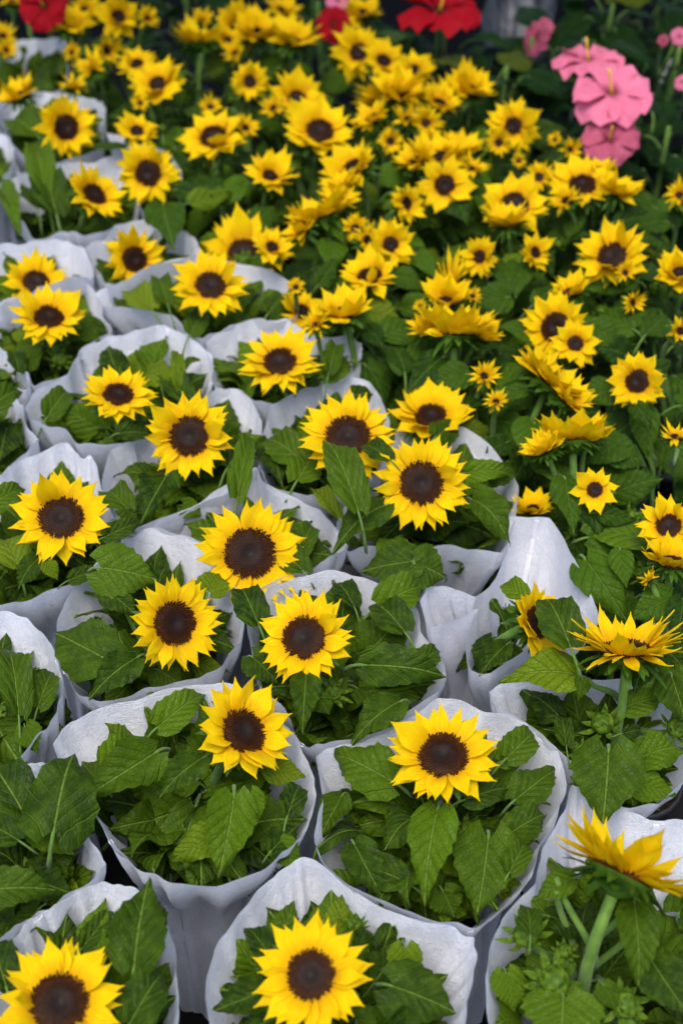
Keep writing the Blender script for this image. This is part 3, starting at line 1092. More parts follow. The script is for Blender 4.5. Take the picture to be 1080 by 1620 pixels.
# ------------------------------------------------------------------ the wrapped sunflowers
# a head: x, y, radius as in the photograph, lean of its face to the right, lean upwards, options
wrapped = [
    Plant('sunflower in the bottom left corner with a folded leaf beside it', [(94, 1588, 103, 0.0, 0.22, {'n': 33})], W['corner'], 'tooth', 15, 1,
          [(212, 1530, 226, 1388, 96, .385, .40), (205, 1620, 268, 1540, 80, .37), (225, 1500, 258, 1420, 60, .37), (130, 1500, 185, 1440, 40, .34), (10, 1560, -10, 1480, 70, .36)]),
    Plant('lowest full sunflower with uneven raised petals at the right', [(492, 1543, 97, -0.12, 0.12, {'n': 32, 'lift': .14, 'rd': .41})], W['bottom'], 'tooth', 17, 3,
          [(425, 1565, 340, 1605, 62, .375), (432, 1522, 388, 1462, 42, .385), (620, 1560, 722, 1600, 105, .36), (440, 1500, 470, 1425, 50, .35, .36), (530, 1490, 545, 1415, 60, .35, .36), (565, 1500, 582, 1470, 24, .385), (640, 1500, 640, 1560, 60, .35)]),
    Plant('big upward facing sunflower with grey highlights on its disc, alone in a round wrap', [(700, 1197, 90, 0.03, 0.50, {'n': 34})], W['round'], 'tooth', 18, 3,
          [(692, 1280, 662, 1427, 78, .375, .355), (772, 1325, 757, 1445, 112, .36, .345), (618, 1235, 522, 1200, 88, .37), (560, 1335, 600, 1425, 62, .355), (640, 1395, 560, 1365, 60, .35), (735, 1265, 808, 1250, 50, .375), (805, 1380, 835, 1330, 44, .36), (800, 1200, 850, 1160, 56, .365), (540, 1260, 508, 1330, 50, .35), (815, 1265, 884, 1222, 66, .355, .35), (800, 1322, 868, 1292, 62, .35, .345), (790, 1205, 846, 1168, 50, .355, .35), (770, 1385, 822, 1402, 50, .345), (700, 1410, 720, 1450, 60, .34)]),
    Plant('sunflower turned to the right, green sepals showing behind its left petals', [(384, 1158, 84, 0.42, 0.36, {'n': 29, 'lift': .12})], W['tilted'], 'tooth', 18, 3,
          [(370, 1258, 354, 1390, 84, .39, .365), (395, 1255, 410, 1300, 46, .385), (322, 1198, 247, 1258, 54, .385), (247, 1190, 140, 1268, 84, .375), (345, 1322, 272, 1368, 62, .345, .335), (355, 1370, 330, 1315, 48, .335), (440, 1330, 470, 1380, 50, .35), (165, 1215, 215, 1165, 56, .36), (455, 1290, 480, 1240, 46, .36), (425, 1215, 482, 1232, 52, .36, .355), (430, 1345, 470, 1305, 60, .35, .345), (160, 1240, 128, 1205, 60, .36, .355), (250, 1150, 330, 1100, 62, .355, .35)]),
    Plant('leafy plant without an open flower between two wrapped sunflowers and the left border', [], W['midleft'], 'tooth', 17, 2,
          [(85, 1315, 112, 1185, 128, .39, .395), (-40, 1412, 90, 1414, 76, .385), (40, 1290, -10, 1200, 90, .38), (60, 1300, 118, 1350, 70, .37), (30, 1330, -20, 1300, 50, .385), (60, 1440, 20, 1490, 40, .35)]),
    Plant('plant with spiky green buds and no open flower at the left border', [], W['leftbuds'], 'tooth', 14, 5,
          [(30, 1130, 15, 1020, 56, .37), (60, 1120, 90, 1060, 46, .36), (40, 1150, 60, 1190, 46, .36)]),
    Plant('sunflower with bright petals and dark round disc facing right, inside a curving wrap', [(275, 986, 79, 0.38, 0.06, {'n': 34})], W['turned'], 'tooth', 17, 2,
          [(163, 1040, 84, 1002, 108, .375), (217, 1040, 137, 1100, 60, .38), (330, 935, 345, 905, 60, .38), (170, 935, 215, 975, 50, .38), (250, 1060, 290, 1085, 60, .35)]),
    Plant('sunflower with brown speckled disc over light green leaves, stem showing beneath', [(482, 1010, 80, -0.24, 0.30, {'n': 31, 'lift': .1})], W['upleaf'], 'tooth', 19, 3,
          [(576, 1052, 706, 1076, 74, .39, .375), (632, 1110, 550, 1172, 62, .375), (484, 1068, 473, 1158, 52, .39), (505, 1105, 522, 1130, 36, .385), (640, 1000, 590, 950, 60, .37), (600, 960, 675, 935, 70, .37), (650, 1060, 700, 1030, 44, .375), (400, 1040, 440, 1080, 60, .37), (410, 990, 385, 925, 56, .385), (560, 960, 530, 920, 40, .36)]),
    Plant('largest sunflower, broad brown disc facing straight out above its wrap', [(395, 876, 90, 0.06, 0.16, {'n': 34, 'z': .372, 'rd': .46})], W['great'], 'tooth', 15, 1,
          [(470, 880, 500, 830, 40, .36), (480, 905, 440, 880, 50, .36)]),
    Plant('sunflower with pointed star like petals near the left border, broad leaf at its lower right', [(97, 820, 80, -0.08, 0.36, {'n': 31})], W['lowleft'], 'tooth', 17, 3,
          [(160, 898, 250, 915, 96, .395, .38), (-20, 802, 45, 775, 46, .40), (60, 885, 25, 930, 40, .375), (30, 900, 10, 850, 60, .36), (75, 890, 90, 918, 28, .385), (110, 918, 160, 905, 30, .37), (165, 850, 225, 830, 36, .385)]),
    Plant('upright round sunflower with dark disc, green stem bending below it', [(666, 765, 79, 0.08, 0.14, {'n': 34})], W['tallright'], 'tooth', 18, 2,
          [(566, 808, 516, 688, 62, .425, .44), (608, 800, 522, 866, 62, .40), (617, 728, 572, 702, 36, .42), (652, 888, 572, 905, 84, .38), (657, 892, 704, 912, 86, .38), (735, 748, 808, 752, 40, .39), (745, 790, 800, 860, 70, .375), (770, 760, 815, 740, 50, .37), (690, 690, 725, 672, 50, .375), (535, 820, 492, 772, 30, .39), (615, 880, 640, 850, 60, .37)]),
    Plant('sunflower half covered by a large upright leaf', [(550, 692, 80, 0.0, 0.46, {'n': 32})], W['halfhid'], 'tooth', 15, 2,
          [(480, 730, 420, 690, 60, .37), (470, 760, 500, 720, 60, .37), (560, 625, 590, 622, 40, .385), (430, 700, 440, 770, 60, .36)]),
    Plant('sunflower facing sideways with its disc in profile behind a pointed leaf', [(846, 985, 64, 0.80, 0.20, {'n': 23, 'cup': 12, 'rd': .42})], W['highfold'], 'tooth', 7, 2,
          [(830, 945, 795, 920, 38, .40), (800, 1020, 755, 1065, 40, .37), (902, 1024, 866, 940, 72, .43)], rim=0, branches=[(800, 1030, .30, 830, 985, .385, 0)]),
    Plant('sunflower seen edge on with a crown of upright petals on a hairy stem', [(989, 1030, 92, 0.03, 0.945, {'n': 46, 'cup': 12, 'z': .43, 'rd': .42})], W['besidegap'], 'tooth', 15, 5,
          [(914, 1068, 790, 1068, 72, .40, .405), (962, 1188, 956, 1302, 122, .385, .365), (920, 1075, 915, 1110, 30, .41), (1062, 1070, 1086, 1142, 72, .40), (895, 1180, 890, 1130, 32, .37), (985, 1160, 1015, 1158, 24, .39), (1045, 1020, 1085, 1060, 50, .40), (1020, 1050, 1000, 1095, 40, .41), (1010, 1200, 1080, 1178, 64, .36, .355), (1000, 1235, 1068, 1262, 60, .35, .345), (985, 1120, 1050, 1110, 50, .37, .36), (880, 1130, 835, 1100, 50, .36, .355)], branches=[(985, 1130, .33, 1060, 1065, .39, 0), (985, 1120, .34, 930, 1075, .39, 0), (980, 1170, .30, 1062, 1155, .35, .014), (985, 1200, .30, 955, 1150, .36, .016)]),
    Plant('thick stemmed sunflower seen from behind, petals pointing up and right', [(982, 1382, 118, 0.44, 0.895, {'n': 46, 'cup': 12, 'z': .43, 'nz': -.04, 'rd': .42, 'sr': .0062, 'lift': 0.0})], W['lowright'], 'tooth', 10, 2,
          [(1003, 1428, 1003, 1562, 68, .41, .385), (1030, 1520, 1086, 1610, 84, .38), (890, 1578, 888, 1655, 134, .37), (905, 1390, 842, 1420, 44, .40), (838, 1478, 832, 1430, 40, .38), (955, 1560, 975, 1600, 40, .37), (800, 1540, 815, 1600, 60, .35), (870, 1450, 930, 1480, 50, .36)], branches=[(900, 1530, .30, 880, 1410, .40, 0), (940, 1530, .33, 880, 1390, .405, 0), (905, 1580, .27, 905, 1525, .34, 0), (930, 1505, .34, 990, 1440, .395, 0), (915, 1560, .29, 1005, 1470, .385, 0), (900, 1560, .28, 835, 1485, .36, .016), (930, 1560, .28, 985, 1590, .35, .015), (900, 1570, .30, 878, 1555, .36, .018)], rim=8),
    Plant('fully facing sunflower with grey specks on its disc, serrated leaf below', [(300, 690, 73, -0.16, 0.12, {'n': 33})], W['face'], 'tooth', 16, 1,
          [(263, 753, 229, 828, 62, .39), (270, 755, 292, 768, 30, .39), (375, 790, 410, 690, 40, .40), (200, 805, 170, 780, 50, .37), (290, 800, 320, 815, 40, .36), (360, 740, 400, 700, 50, .37), (190, 820, 225, 828, 40, .38)]),
    Plant('flat oval sunflower with wide short disc beside the fully facing one', [(187, 626, 62, 0.05, 0.70, {'n': 33})], W['flatface'], 'tooth', 15, 2,
          [(75, 660, 115, 620, 44, .36), (285, 620, 282, 550, 26, .37, .38), (255, 610, 250, 565, 40, .37, .38), (190, 685, 240, 690, 36, .38), (300, 640, 260, 590, 44, .365)]),
    Plant('sunflower with small curled petals over the lower edge of its disc', [(443, 574, 67, -0.10, 0.58, {'n': 33, 'lift': .12})], W['bentpetal'], 'tooth', 13, 2,
          [(520, 590, 537, 545, 34, .38), (510, 595, 560, 580, 44, .37), (480, 610, 510, 600, 34, .37)]),
    Plant('sunflower with one petal hanging straight down, above spiky buds', [(77, 503, 62, 0.0, 0.70, {'n': 29, 'lift': .1})], W['leftrow'], 'tooth', 13, 4,
          [(130, 520, 160, 540, 36, .37), (60, 545, 20, 555, 50, .36), (140, 515, 172, 525, 40, .36)]),
    Plant('full sunflower in an oval ring of white wrap, one small bud beside it', [(333, 453, 63, 0.02, 0.52, {'n': 35})], W['framed'], 'tooth', 14, 2,
          [(240, 490, 205, 460, 50, .37), (265, 480, 255, 440, 36, .38), (425, 495, 455, 470, 60, .36), (300, 530, 330, 500, 40, .36)]),
    Plant('sunflower whose lower petals slip behind the edge of its wrap', [(212, 410, 53, 0.30, 0.02, {'n': 33, 'z': .365})], W['rimface'], 'smooth', 8, 0, [], rim=7),
    Plant('sunflower with the lower half of its disc hidden by a wrap edge', [(57, 447, 53, 0.0, 0.52, {'n': 33, 'z': .365})], W['halfrim'], 'tooth', 8, 0, [], rim=7),
    Plant('sunflower tilted to upper right with long oval disc, left of the bright round one', [(148, 309, 53, 0.45, 0.56, {'n': 29})], W['pair'], 'tooth', 15, 2,
          [(75, 310, 60, 240, 50, .38), (60, 330, 45, 300, 40, .37), (90, 340, 70, 280, 60, .37)]),
    Plant('leafy stem in the narrow wrap at the left border', [], W['leafy'], 'tooth', 12, 1, [(0, 300, 30, 370, 40, .36)]),
    Plant('bright round sunflower next to the tilted one, heart shaped leaf below', [(235, 274, 54, -0.22, 0.08, {'n': 29})], W['peach'], 'smooth', 14, 1,
          [(258, 322, 266, 392, 66, .385), (280, 300, 340, 320, 36, .385), (300, 320, 370, 310, 40, .38)]),
    Plant('blurred sunflower with tilted oval disc in the second wrap from the top', [(104, 202, 53, 0.22, 0.20, {'n': 31})], W['farleft'], 'tooth', 13, 1, []),
    Plant('blurred sunflower seen from its edge at the left border, over two pale wraps', [(32, 152, 40, -0.42, 0.85, {'n': 21, 'cup': 10})], W['fartop'], 'tooth', 12, 1,
          [(60, 215, 20, 190, 50, .37), (80, 240, 40, 240, 40, .36)]),
    Plant('leafy stem with buds in the small wrap at the left border', [], W['leftcell'], 'tooth', 9, 2, [(30, 590, 22, 560, 30, .36)]),
    Plant('dark leafy plant at the left border with one light leaf on top', [], W['leftdark'], 'tooth', 14, 3,
          [(-40, 668, 42, 618, 54, .39), (10, 680, 0, 730, 60, .36)]),
    Plant('leafy plant in front of the bottom left corner sunflower', [], W['front_a'], 'tooth', 12, 1),
    Plant('leafy plant in front of the dark gap between two near wraps', [], W['front_b'], 'tooth', 12, 1),
    Plant('leafy plant in front of the lowest full sunflower', [], W['front_c'], 'tooth', 12, 1),
    Plant('leafy plant in front of the thick stemmed sunflower', [], W['front_d'], 'tooth', 12, 1),
]
# ------------------------------------------------------------------ the unwrapped sunflowers, nearest first
D = dict
loose = [
    Plant('sparse sunflower with nine narrow petals and a small disc', [(940, 775, 37, 0.0, 0.12, {'n': 10, 'rd': .32})], leaves=15, base=(985, 850),
          hero=[(893, 757, 900, 842, 54, .385), (945, 812, 1005, 828, 34, .38), (930, 850, 985, 850, 70, .36), (925, 885, 985, 985, 76, .36, .34)]),
    Plant('pair of half open sunflowers at the right border, the upper one facing out', [(1057, 833, 50, 0.0, 0.46, {}), (1062, 890, 50, 0.15, 0.9, {'cup': 20}), (1027, 918, 19, -.5, .8, {})], leaves=18, base=(1050, 960),
          hero=[(1062, 945, 1003, 985, 64, .38), (980, 870, 985, 930, 40, .385), (1080, 950, 1075, 1010, 50, .39)]),
    Plant('small sunflower peeping over the top corner of the high backed wrap', [(842, 806, 34, 0.0, 0.80, {'cup': 15, 'z': .345})], leaves=14, base=(880, 780),
          hero=[]),
    Plant('bright sunflower tilted left, alone on a straight stem among smooth leaves', [(1008, 603, 46, -0.20, 0.12, {'n': 24, 'rd': .40})], leaves=16, base=(990, 700),
          hero=[(1005, 640, 1026, 684, 34, .39), (965, 615, 925, 640, 56, .37), (1030, 580, 1045, 605, 60, .36), (920, 690, 1000, 700, 60, .37)]),
    Plant('sunflower seen along its edge, its row of petals sloping down to the right', [(872, 607, 64, 0.56, 0.80, {'n': 29, 'cup': 14, 'nz': .15}), (850, 585, 40, .3, .88, {'cup': 20}), (898, 634, 42, .6, .72, {'cup': 14})], leaves=16, base=(850, 690),
          hero=[(832, 617, 757, 630, 30, .40), (845, 670, 840, 735, 70, .39), (905, 660, 950, 650, 60, .36)]),
    Plant('sunflower seen from behind with spread petals, above the sparse small one', [(905, 697, 62, -0.05, 0.97, {'n': 19, 'cup': 24, 'nz': -.05}), (862, 712, 38, -.4, .84, {'cup': 22}), (930, 688, 36, .25, .88, {'cup': 24})], leaves=16, base=(910, 770),
          hero=[(980, 700, 930, 740, 60, .37), (960, 710, 1020, 730, 60, .365)]),
    Plant('two sunflowers nearly touching, the larger one with a big dark disc', [(879, 518, 57, -0.30, 0.10, {'n': 30}), (909, 544, 40, 0.18, 0.22, {'n': 19}), (902, 463, 36, -.25, .80, {'cup': 18, 'n': 15})], leaves=18, base=(890, 590),
          hero=[(935, 520, 985, 540, 50, .385), (845, 480, 880, 455, 36, .37)]),
    Plant('narrow little sunflower turned to the right above glossy leaves', [(999, 479, 22, 0.62, 0.1, {})], leaves=14, base=(1010, 550), spread=.12,
          hero=[(1000, 520, 940, 500, 56, .375), (1020, 530, 1060, 500, 50, .37)]),
    Plant('sunflower cut off by the right border below its taller neighbour', [(1074, 524, 28, 0.5, 0.2, {}), (1066, 692, 27, .1, .8, {})], leaves=14, base=(1070, 590)),
    Plant('upper sunflower cut off by the right border with petals fanning left', [(1074, 433, 42, 0.0, 0.6, {'n': 21})], leaves=14, base=(1080, 480)),
    Plant('sunflower with a stray petal across its disc and a tiny flower below right', [(968, 406, 57, -0.18, 0.45, {'n': 29, 'lift': .12}), (988, 432, 20, 0.2, 0.4, {})], leaves=16, base=(965, 470),
          hero=[(1005, 445, 915, 455, 40, .375), (1010, 440, 1040, 420, 40, .37)]),
    Plant('twin sunflowers tilted back with petals spread flat at the edge of the block', [(920, 294, 54, 0.0, 0.72, {'n': 19}), (973, 304, 40, 0.36, 0.84, {'cup': 14, 'n': 17}), (945, 272, 34, .1, .8, {}), (895, 318, 30, -.4, .6, {})], leaves=16, base=(930, 360),
          hero=[(975, 350, 1040, 345, 40, .37)]),
    Plant('small blurred sunflower at the right border near the dark gap', [(1074, 310, 28, 0, .6, {})], leaves=15, base=(1070, 370), hero=[(1050, 350, 1000, 365, 40, .37), (1060, 335, 1080, 355, 40, .37)]),
    Plant('sunflower with a wide dark disc behind a smaller one on its edge', [(813, 326, 54, 0.0, 0.46, {'n': 20}), (803, 354, 40, -0.10, 0.90, {'cup': 16, 'n': 19}), (845, 400, 32, 0.65, 0.2, {})], leaves=17, base=(820, 410),
          hero=[(820, 415, 815, 470, 52, .38), (850, 405, 880, 435, 40, .37)]),
    Plant('small full sunflower with short round petals just behind the flat spread pair', [(852, 281, 30, 0, .35, {})], leaves=11, base=(855, 330)),
    Plant('sunflower with long petals standing nearest to the pink hibiscus', [(812, 200, 46, -0.26, 0.16, {'n': 22}), (788, 226, 26, 0.1, 0.2, {}), (820, 255, 15, 0, .3, {})], leaves=14, base=(810, 260)),
    Plant('two little half open flowers on one stem beside the long petalled sunflower', [(900, 238, 24, .6, .3, {}), (877, 222, 14, 0, .4, {})], leaves=12, base=(890, 275)),
    Plant('round little sunflower on a dark bare stem, facing left', [(758, 406, 33, -0.18, 0.02, {})], leaves=14, base=(765, 470),
          hero=[(740, 420, 710, 450, 40, .37), (800, 415, 805, 470, 50, .38)]),
    Plant('ragged double headed sunflower with upright petals over a side facing head', [(705, 478, 44, 0.10, 0.82, {'n': 19, 'cup': 26}), (720, 528, 64, 0.05, 0.97, {'n': 29, 'cup': 26, 'nz': .05, 'z': .41}), (664, 485, 13, 0, .5, {}), (747, 469, 17, .2, .5, {}), (683, 522, 38, -.35, .86, {'cup': 18}), (757, 532, 38, .5, .8, {'cup': 20}), (712, 452, 30, .1, .85, {'cup': 24})], leaves=19, base=(715, 590),
          hero=[(700, 565, 637, 617, 52, .39), (735, 592, 680, 612, 52, .385), (800, 470, 745, 490, 56, .37), (640, 590, 625, 545, 50, .37), (660, 545, 690, 580, 50, .37), (610, 530, 660, 520, 60, .365)]),
    Plant('sunflower peering over the tall wrap with half its petals hidden', [(682, 660, 62, 0.0, 0.70, {'n': 21, 'cup': 18, 'z': .362})], leaves=14, base=(690, 640),
          hero=[(735, 650, 755, 600, 50, .36), (700, 640, 745, 660, 50, .36)]),
    Plant('small ragged flowers half hidden by a light pointed leaf', [(765, 596, 27, 0.3, 0.5, {}), (784, 636, 23, .1, .6, {})], leaves=15, base=(780, 680),
          hero=[(800, 700, 770, 720, 40, .36), (790, 560, 775, 600, 40, .36)]),
    Plant('bright open sunflower with gaps between broad petals on a tall brown stem', [(703, 293, 47, 0.02, 0.12, {'n': 17, 'rd': .34})], leaves=14, base=(700, 370),
          hero=[(715, 310, 745, 350, 56, .38), (650, 275, 620, 300, 50, .37)]),
    Plant('thick cluster of upturned petals just behind the gap petalled sunflower', [(693, 252, 54, 0.0, 0.88, {'n': 29, 'cup': 14}), (745, 268, 30, .4, .8, {}), (658, 255, 36, -.3, .84, {'cup': 12}), (728, 238, 36, .2, .8, {'cup': 10})], leaves=14, base=(690, 310)),
    Plant('narrow flower in profile left of the gap petalled sunflower', [(642, 322, 32, 0.68, 0.12, {})], leaves=12, base=(640, 370)),
    Plant('three small sunflowers in a row, the right one with the darkest disc', [(617, 387, 40, 0.14, 0.12, {'n': 19}), (580, 380, 30, 0.5, 0.2, {}), (562, 362, 28, -.1, .4, {})], leaves=15, base=(600, 430),
          hero=[(660, 400, 688, 440, 40, .38)]),
    Plant('flat sunflower whose narrow disc is crossed by near petals', [(585, 437, 47, -0.14, 0.76, {'n': 21})], leaves=16, base=(590, 490),
          hero=[(625, 435, 675, 455, 40, .37), (585, 495, 640, 510, 60, .37), (580, 520, 612, 552, 36, .38)]),
    Plant('sunflower with petals swept up, just outside the curled petal wrap', [(545, 496, 50, -0.25, 0.86, {'n': 21, 'cup': 18}), (500, 515, 28, -.1, .85, {})], leaves=15, base=(560, 550),
          hero=[(570, 525, 600, 500, 56, .365)]),
    Plant('sunflower whose left petals are hidden by the oval ring wrap', [(477, 494, 42, 0.25, 0.48, {'n': 19, 'z': .35}), (468, 455, 18, 0, .4, {})], leaves=12, base=(500, 520)),
    Plant('sunflower seen from behind with an arc of orange petals round a dark back', [(512, 345, 57, -0.36, 0.88, {'n': 27, 'nz': -.05, 'cup': 18}), (478, 362, 36, -.75, .5, {'cup': 14}), (535, 318, 34, .1, .88, {})], leaves=15, base=(530, 400),
          hero=[(525, 385, 528, 432, 50, .385), (525, 350, 545, 390, 22, .40)]),
    Plant('sunflower leaning left with petals climbing to the upper right', [(556, 270, 50, -0.55, 0.62, {'n': 21, 'cup': 10}), (540, 298, 36, -.3, .85, {})], leaves=14, base=(580, 340),
          hero=[(605, 275, 640, 285, 44, .38)]),
    Plant('flat little sunflower with a slit shaped disc alone over dark leaves', [(427, 279, 43, 0.26, 0.74, {'n': 19})], leaves=16, base=(420, 340), spread=.13,
          hero=[(390, 290, 320, 325, 44, .37), (350, 300, 290, 290, 40, .37)]),
    Plant('sunflower with stretched disc and long left petals, second flower tucked behind', [(338, 218, 53, -0.18, 0.66, {'n': 23}), (333, 170, 22, 0, .5, {}), (388, 203, 24, .3, .5, {})], leaves=14, base=(345, 275)),
    Plant('bright wide sunflower with a broad oval disc in the middle of the far rows', [(505, 209, 55, 0.12, 0.60, {'n': 21})], leaves=14, base=(505, 265)),
    Plant('sunflower with small dark disc just behind the bright wide one', [(469, 156, 45, 0, .52, {'n': 21}), (433, 172, 24, -.3, .5, {})], leaves=13, base=(460, 220)),
    Plant('tiny round sunflower between the far clusters', [(395, 129, 32, 0, .16, {})], leaves=15, base=(395, 190)),
    Plant('sunflower behind two open ones with small disc, wrap edge at its foot', [(385, 402, 67, 0.0, 0.44, {'n': 31, 'rd': .36, 'z': .345}), (430, 392, 34, 0.3, 0.5, {})], leaves=12, base=(400, 390)),
    Plant('blurred sunflower with round disc and a second head tucked at its right', [(567, 83, 45, -0.14, 0.22, {'n': 23}), (606, 97, 38, 0.32, 0.6, {'n': 17})], leaves=13, base=(580, 150)),
    Plant('wide arc of orange petals seen from behind, small dark faced flower below', [(618, 160, 62, -0.1, 0.92, {'n': 31, 'nz': -.2, 'cup': 8}), (617, 224, 27, .1, .2, {}), (630, 150, 48, 0.1, .85, {'n': 19, 'cup': 14, 'z': .42}), (588, 188, 34, -.5, .75, {}), (645, 190, 30, .2, .8, {})], leaves=14, base=(620, 230)),
    Plant('yellow flowers packed together right of the orange arc', [(673, 195, 30, .2, .3, {}), (695, 164, 36, .3, .8, {'cup': 10}), (655, 112, 34, 0, .7, {}), (680, 225, 26, .1, .5, {}), (706, 150, 30, .4, .7, {})], leaves=13, base=(680, 220)),
    Plant('lone sunflower with closed upright petals in front of the red hibiscus', [(741, 142, 44, 0.34, 0.78, {'n': 19, 'cup': 22})], leaves=13, base=(745, 200)),
    Plant('far sunflower with disc turned to the right among orange clusters', [(375, 45, 44, 0.40, 0.12, {'n': 21}), (360, 64, 26, .1, .6, {}), (404, 52, 40, .1, .85, {'n': 19, 'cup': 12}), (372, 85, 22, -.3, .6, {})], leaves=12, base=(380, 110)),
    Plant('low spreading flower seen from the side between far clusters', [(463, 66, 46, 0.16, 0.92, {'n': 19, 'cup': 14})], leaves=12, base=(465, 115)),
    Plant('small slanting flower at the top edge by the dark red bloom', [(447, 18, 32, .45, .82, {})], leaves=10, base=(450, 60)),
    Plant('flat blurred flower at the top edge right of the dark red bloom', [(570, 22, 40, 0, .90, {'n': 19})], leaves=10, base=(570, 60)),
    Plant('orange flowers seen from behind, left of the far right turned sunflower', [(313, 68, 44, 0.0, 0.95, {'n': 21, 'cup': 12, 'nz': -.1}), (320, 32, 20, 0, .8, {})], leaves=13, base=(315, 120)),
    Plant('blurred sunflower with slanting disc and a flower behind its left shoulder', [(250, 134, 45, -0.14, .60, {'n': 21}), (217, 102, 32, -.2, .7, {}), (222, 164, 17, 0, .4, {})], leaves=14, base=(250, 190)),
    Plant('small sunflower with low disc above the peach tinted wrap', [(217, 208, 34, 0, .66, {'n': 19})], leaves=10, base=(240, 240)),
    Plant('far sunflower facing up with small disc near the red hibiscus', [(187, 27, 36, 0, .22, {'n': 19}), (233, 30, 22, .4, .5, {})], leaves=12, base=(190, 80)),
    Plant('sideways flowers stacked up a stem beside the farthest white wrap', [(168, 80, 28, .6, .1, {}), (147, 108, 31, -.5, .7, {}), (117, 138, 27, 0, .85, {})], leaves=13, base=(160, 150)),
    Plant('blurred orange flower behind the farthest white wrap', [(112, 40, 40, 0, .9, {'n': 21}), (135, 18, 30, .2, .6, {}), (114, 84, 18, 0, .5, {})], leaves=10, base=(110, 75)),
    Plant('flowers cut off at the upper left corner beside the red hibiscus', [(5, 58, 24, .2, .6, {}), (10, 80, 20, .3, .5, {}), (20, 4, 22, 0, .8, {})], leaves=11, base=(0, 90)),
]
# pots of unwrapped plants stand clear of each other
for it in range(60):
    for i, p in enumerate(wrapped + loose):
        for q in (wrapped + loose)[i + 1:]:
            d = q.b - p.b
            l = d.length
            if l < 0.116 and not (p.fixed and q.fixed):
                d = d / l if l > 1e-4 else Vector((0, 1, 0))
                s = (0.116 - l) * 0.5
                if not p.fixed:
                    p.b -= d * s * (2 if q.fixed else 1)
                if not q.fixed:
                    q.b += d * s * (2 if p.fixed else 1)
rg = random.Random(5)
for p in wrapped:
    p.leaf_len = (0.045, 0.070)
    p.leaves = int(p.leaves * 1.25)
    build_plant(p, rg, 'sunflower plants in white wraps')
for p in loose:
    p.heads = [(h[0], h[1], h[2] * 1.07, *h[3:]) for h in p.heads]
    build_plant(p, rg, 'unwrapped potted sunflower plants')


# ------------------------------------------------------------------ hibiscus behind the sunflowers
def hib_petal(seed, mat):
    r2 = random.Random(seed)
    nr, nc = 8, 7
    V, U = [], []
    for i in range(nr):
        t = i / (nr - 1)
        w = 0.10 + 0.46 * math.sin(math.pi * min(1, t * 0.62 + 0.02)) ** 1.2
        for j in range(nc):
            u = -1 + 2 * j / (nc - 1)
            z = 0.30 * (1 - t) * t - 0.10 * t * t + 0.11 * math.sin(6.5 * u + seed) * t + 0.04 * math.sin(8 * t + 3 * u + seed)
            V.append((u * w, t - 0.17 * u * u * t * t + 0.03 * math.sin(8 * u + seed) * t, z))
            U.append((u * .5 + .5, t))
    return mesh('petal', V, grid_faces(nr, nc), mat, True, U)


HP = {k: [hib_petal(s, mt) for s in (1, 2, 3)] for k, mt in (('pink', M_PETAL_PINK), ('rose', M_PETAL_ROSE), ('red', M_PETAL_RED))}
tv, tf = tube([Vector((0, 0, z)) for z in (0, .2, .4, .6, .72)], [.05, .035, .03, .045, .02], 6)
COLUMN = mesh('stamen_column', tv, tf, M_STAMEN, True)
tv, tf = tube([Vector((0, 0, z)) for z in (-.42, -.36, -.2, -.05, .03)], [.05, .14, .13, .10, .16], 8)
TUBE = mesh('flower', tv, tf, M_BRACT, True)


def hibiscus(label, base_px, flowers, n_leaves, rg, z0=0.42, ll=(.06, .10), spread=.15, cat='hibiscus'):
    b, t = at(base_px[0], base_px[1], 0.36)
    base = Vector((b.x, b.y, 0))
    root = link('hibiscus_plant', None)
    root.location = base
    tag(root, label, cat, 'hibiscus plants behind the sunflowers')
    link('pot', POT, root)
    link('soil', SOIL, root)
    for f in flowers:
        c, t = at(f[0], f[1], f[6] if len(f) > 6 else z0)
        R = f[2] * t / FPX
        nrm = head_normal(c, f)
        fl = link('flower', TUBE, root)
        fl.matrix_local = Matrix.Translation(c - base) @ nrm.to_track_quat('Z', 'Y').to_matrix().to_4x4() @ Matrix.Rotation(rg.uniform(0, 6), 4, 'Z') @ Matrix.Scale(R, 4)
        for k in range(5):
            p = link('petal', HP[f[5]][rg.randrange(3)], fl)
            p.matrix_local = Matrix.Rotation(2 * math.pi * k / 5 + rg.uniform(-.1, .1), 4, 'Z') @ Matrix.Translation((0, .06, .02 * (k % 2))) @ Matrix.Rotation(R_(rg.uniform(-4, 16)), 4, 'X') @ Matrix.Rotation(.14, 4, 'Y') @ Matrix.Diagonal((rg.uniform(1.0, 1.2), rg.uniform(.9, 1.08), 1.3, 1))
        if f[2] > 30:
            sc_ = link('stamen_column', COLUMN, fl)
            sc_.rotation_euler = (rg.uniform(-.2, .2), rg.uniform(-.2, .2), 0)
        add_stem(root, base, c - nrm * R * .4, nrm, rg, .0032)
    top = Vector((rg.uniform(-.02, .02), rg.uniform(-.02, .02), z0 - .04))
    pth = add_stem(root, base, base + top, Vector((0, 0, 1)), rg, .0045)
    for k in range(n_leaves):
        f = (k + rg.random()) / n_leaves
        phi = k * 2.39996 + rg.uniform(-.3, .3)
        L = rg.uniform(*ll)
        zz = 0.16 + (z0 - 0.20) * f
        el = R_(rg.uniform(-30, 25))
        dirn = Vector((math.cos(phi) * math.cos(el), math.sin(phi) * math.cos(el), math.sin(el)))
        place_leaf(root, HIBLEAF, Vector((0, 0, zz)) + Vector((math.cos(phi), math.sin(phi), 0)) * (.3 * L + rg.uniform(0, spread - L) * (1.1 - f * .6)), dirn,
                   Vector((rg.uniform(-.4, .4), rg.uniform(-.5, .2), 1)), L, rg.uniform(.85, 1.1), rg)
    return root


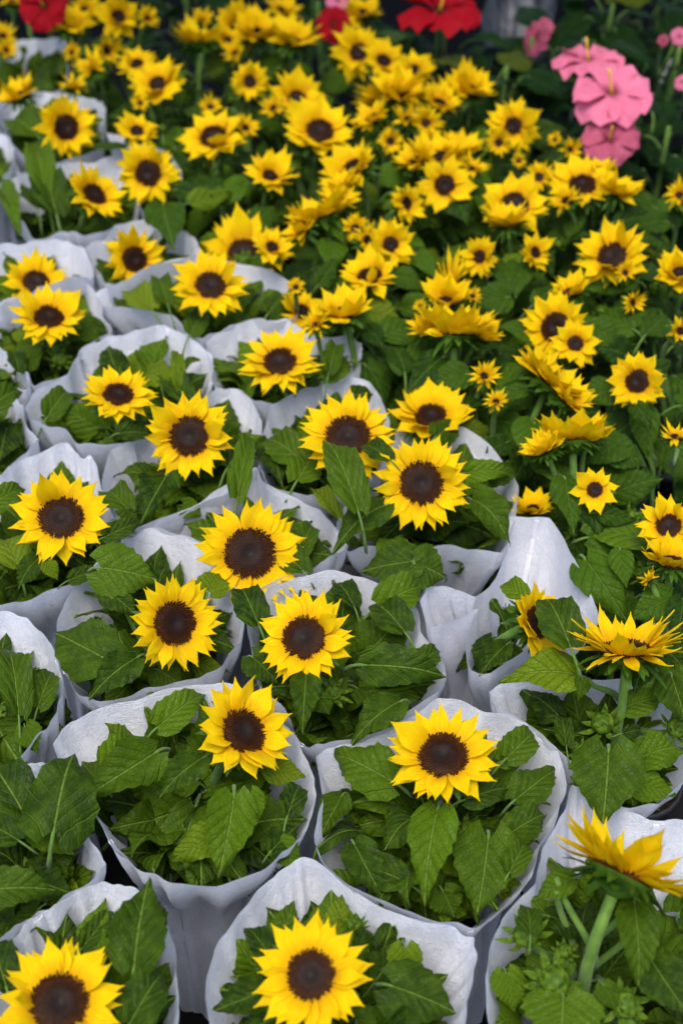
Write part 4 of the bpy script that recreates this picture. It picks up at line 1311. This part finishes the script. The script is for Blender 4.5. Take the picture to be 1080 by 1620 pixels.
hibiscus('hibiscus plant with three large pink flowers one above the other', (985, 175), [(930, 98, 54, -.05, .90, 'pink', .44), (967, 150, 62, 0.0, .80, 'pink', .45), (963, 222, 44, 0.0, .60, 'rose', .41)], 26, rg)
hibiscus('hibiscus plant with one wide scarlet flower seen from the side', (700, 70), [(695, 18, 62, .1, .93, 'red', .44)], 22, rg)
hibiscus('hibiscus plant with a round red flower beside the far orange sunflowers', (60, 45), [(70, 10, 36, -.1, .2, 'red', .44)], 14, rg)
hibiscus('hibiscus plant with a dark crimson flower half hidden among yellow ones', (520, 20), [(527, 38, 27, -.3, .3, 'red', .40), (535, 0, 18, 0, .4, 'pink', .42)], 14, rg)
hibiscus('hibiscus plant with a folded rose flower in front of plastic film', (850, 70), [(850, 58, 28, -.7, .3, 'rose', .38)], 20, rg)
hibiscus('hibiscus plant with small pink buds at the right border', (1060, 90), [(1074, 58, 14, .1, .3, 'pink', .44), (1048, 64, 9, .1, .3, 'rose', .44), (1078, 130, 12, -.2, .3, 'pink', .44)], 26, rg)
hibiscus('dark leafy hibiscus without flowers at the right border below the pink buds', (1055, 215), [], 28, rg)
hibiscus('dense hibiscus bush in leaf by the top edge above the pink flowers', (960, 20), [], 28, rg)
hibiscus('dark leafy hibiscus without flowers between the film and the sunflowers', (790, 105), [], 40, rg, .40, (.07, .11), .17)
hibiscus('leafy hibiscus without flowers at the top right corner', (1050, -10), [], 26, rg, .42)
hibiscus('dark leafy hibiscus without flowers behind the dark crimson bloom', (480, -45), [], 22, rg, .38)
hibiscus('dark leafy hibiscus without flowers behind the far orange sunflowers', (280, -40), [], 22, rg, .38)

fw = Wrap([(760, 30), (775, -10), (800, -30), (850, -30), (880, 0), (870, 40), (840, 80), (812, 86), (785, 80)], .27)
fw.build('crumpled grey plastic film sleeve round the folded rose hibiscus', M_FILM, None, 'plastic film sleeves')
for (x, y, lab) in ((899, 205, 'thin grey plant stake below the pink hibiscus flowers'), (826, 150, 'thin grey plant stake under the folded rose hibiscus'), (985, 240, 'pale leaning stake right of the lowest pink hibiscus')):
    b, t = at(x, y, .20)
    lean = .12 if x == 985 else .015
    v, f = tube([Vector((0, 0, 0)), Vector((lean * .5, 0, .18)), Vector((lean, .01, .37))], [.0032, .003, .0026], 6)
    o = link('plant_stake', mesh('plant_stake', v, f, M_STAKE, True))
    o.location = (b.x - lean * .5, b.y, 0)
    tag(o, lab, 'plant stake', 'plant stakes')
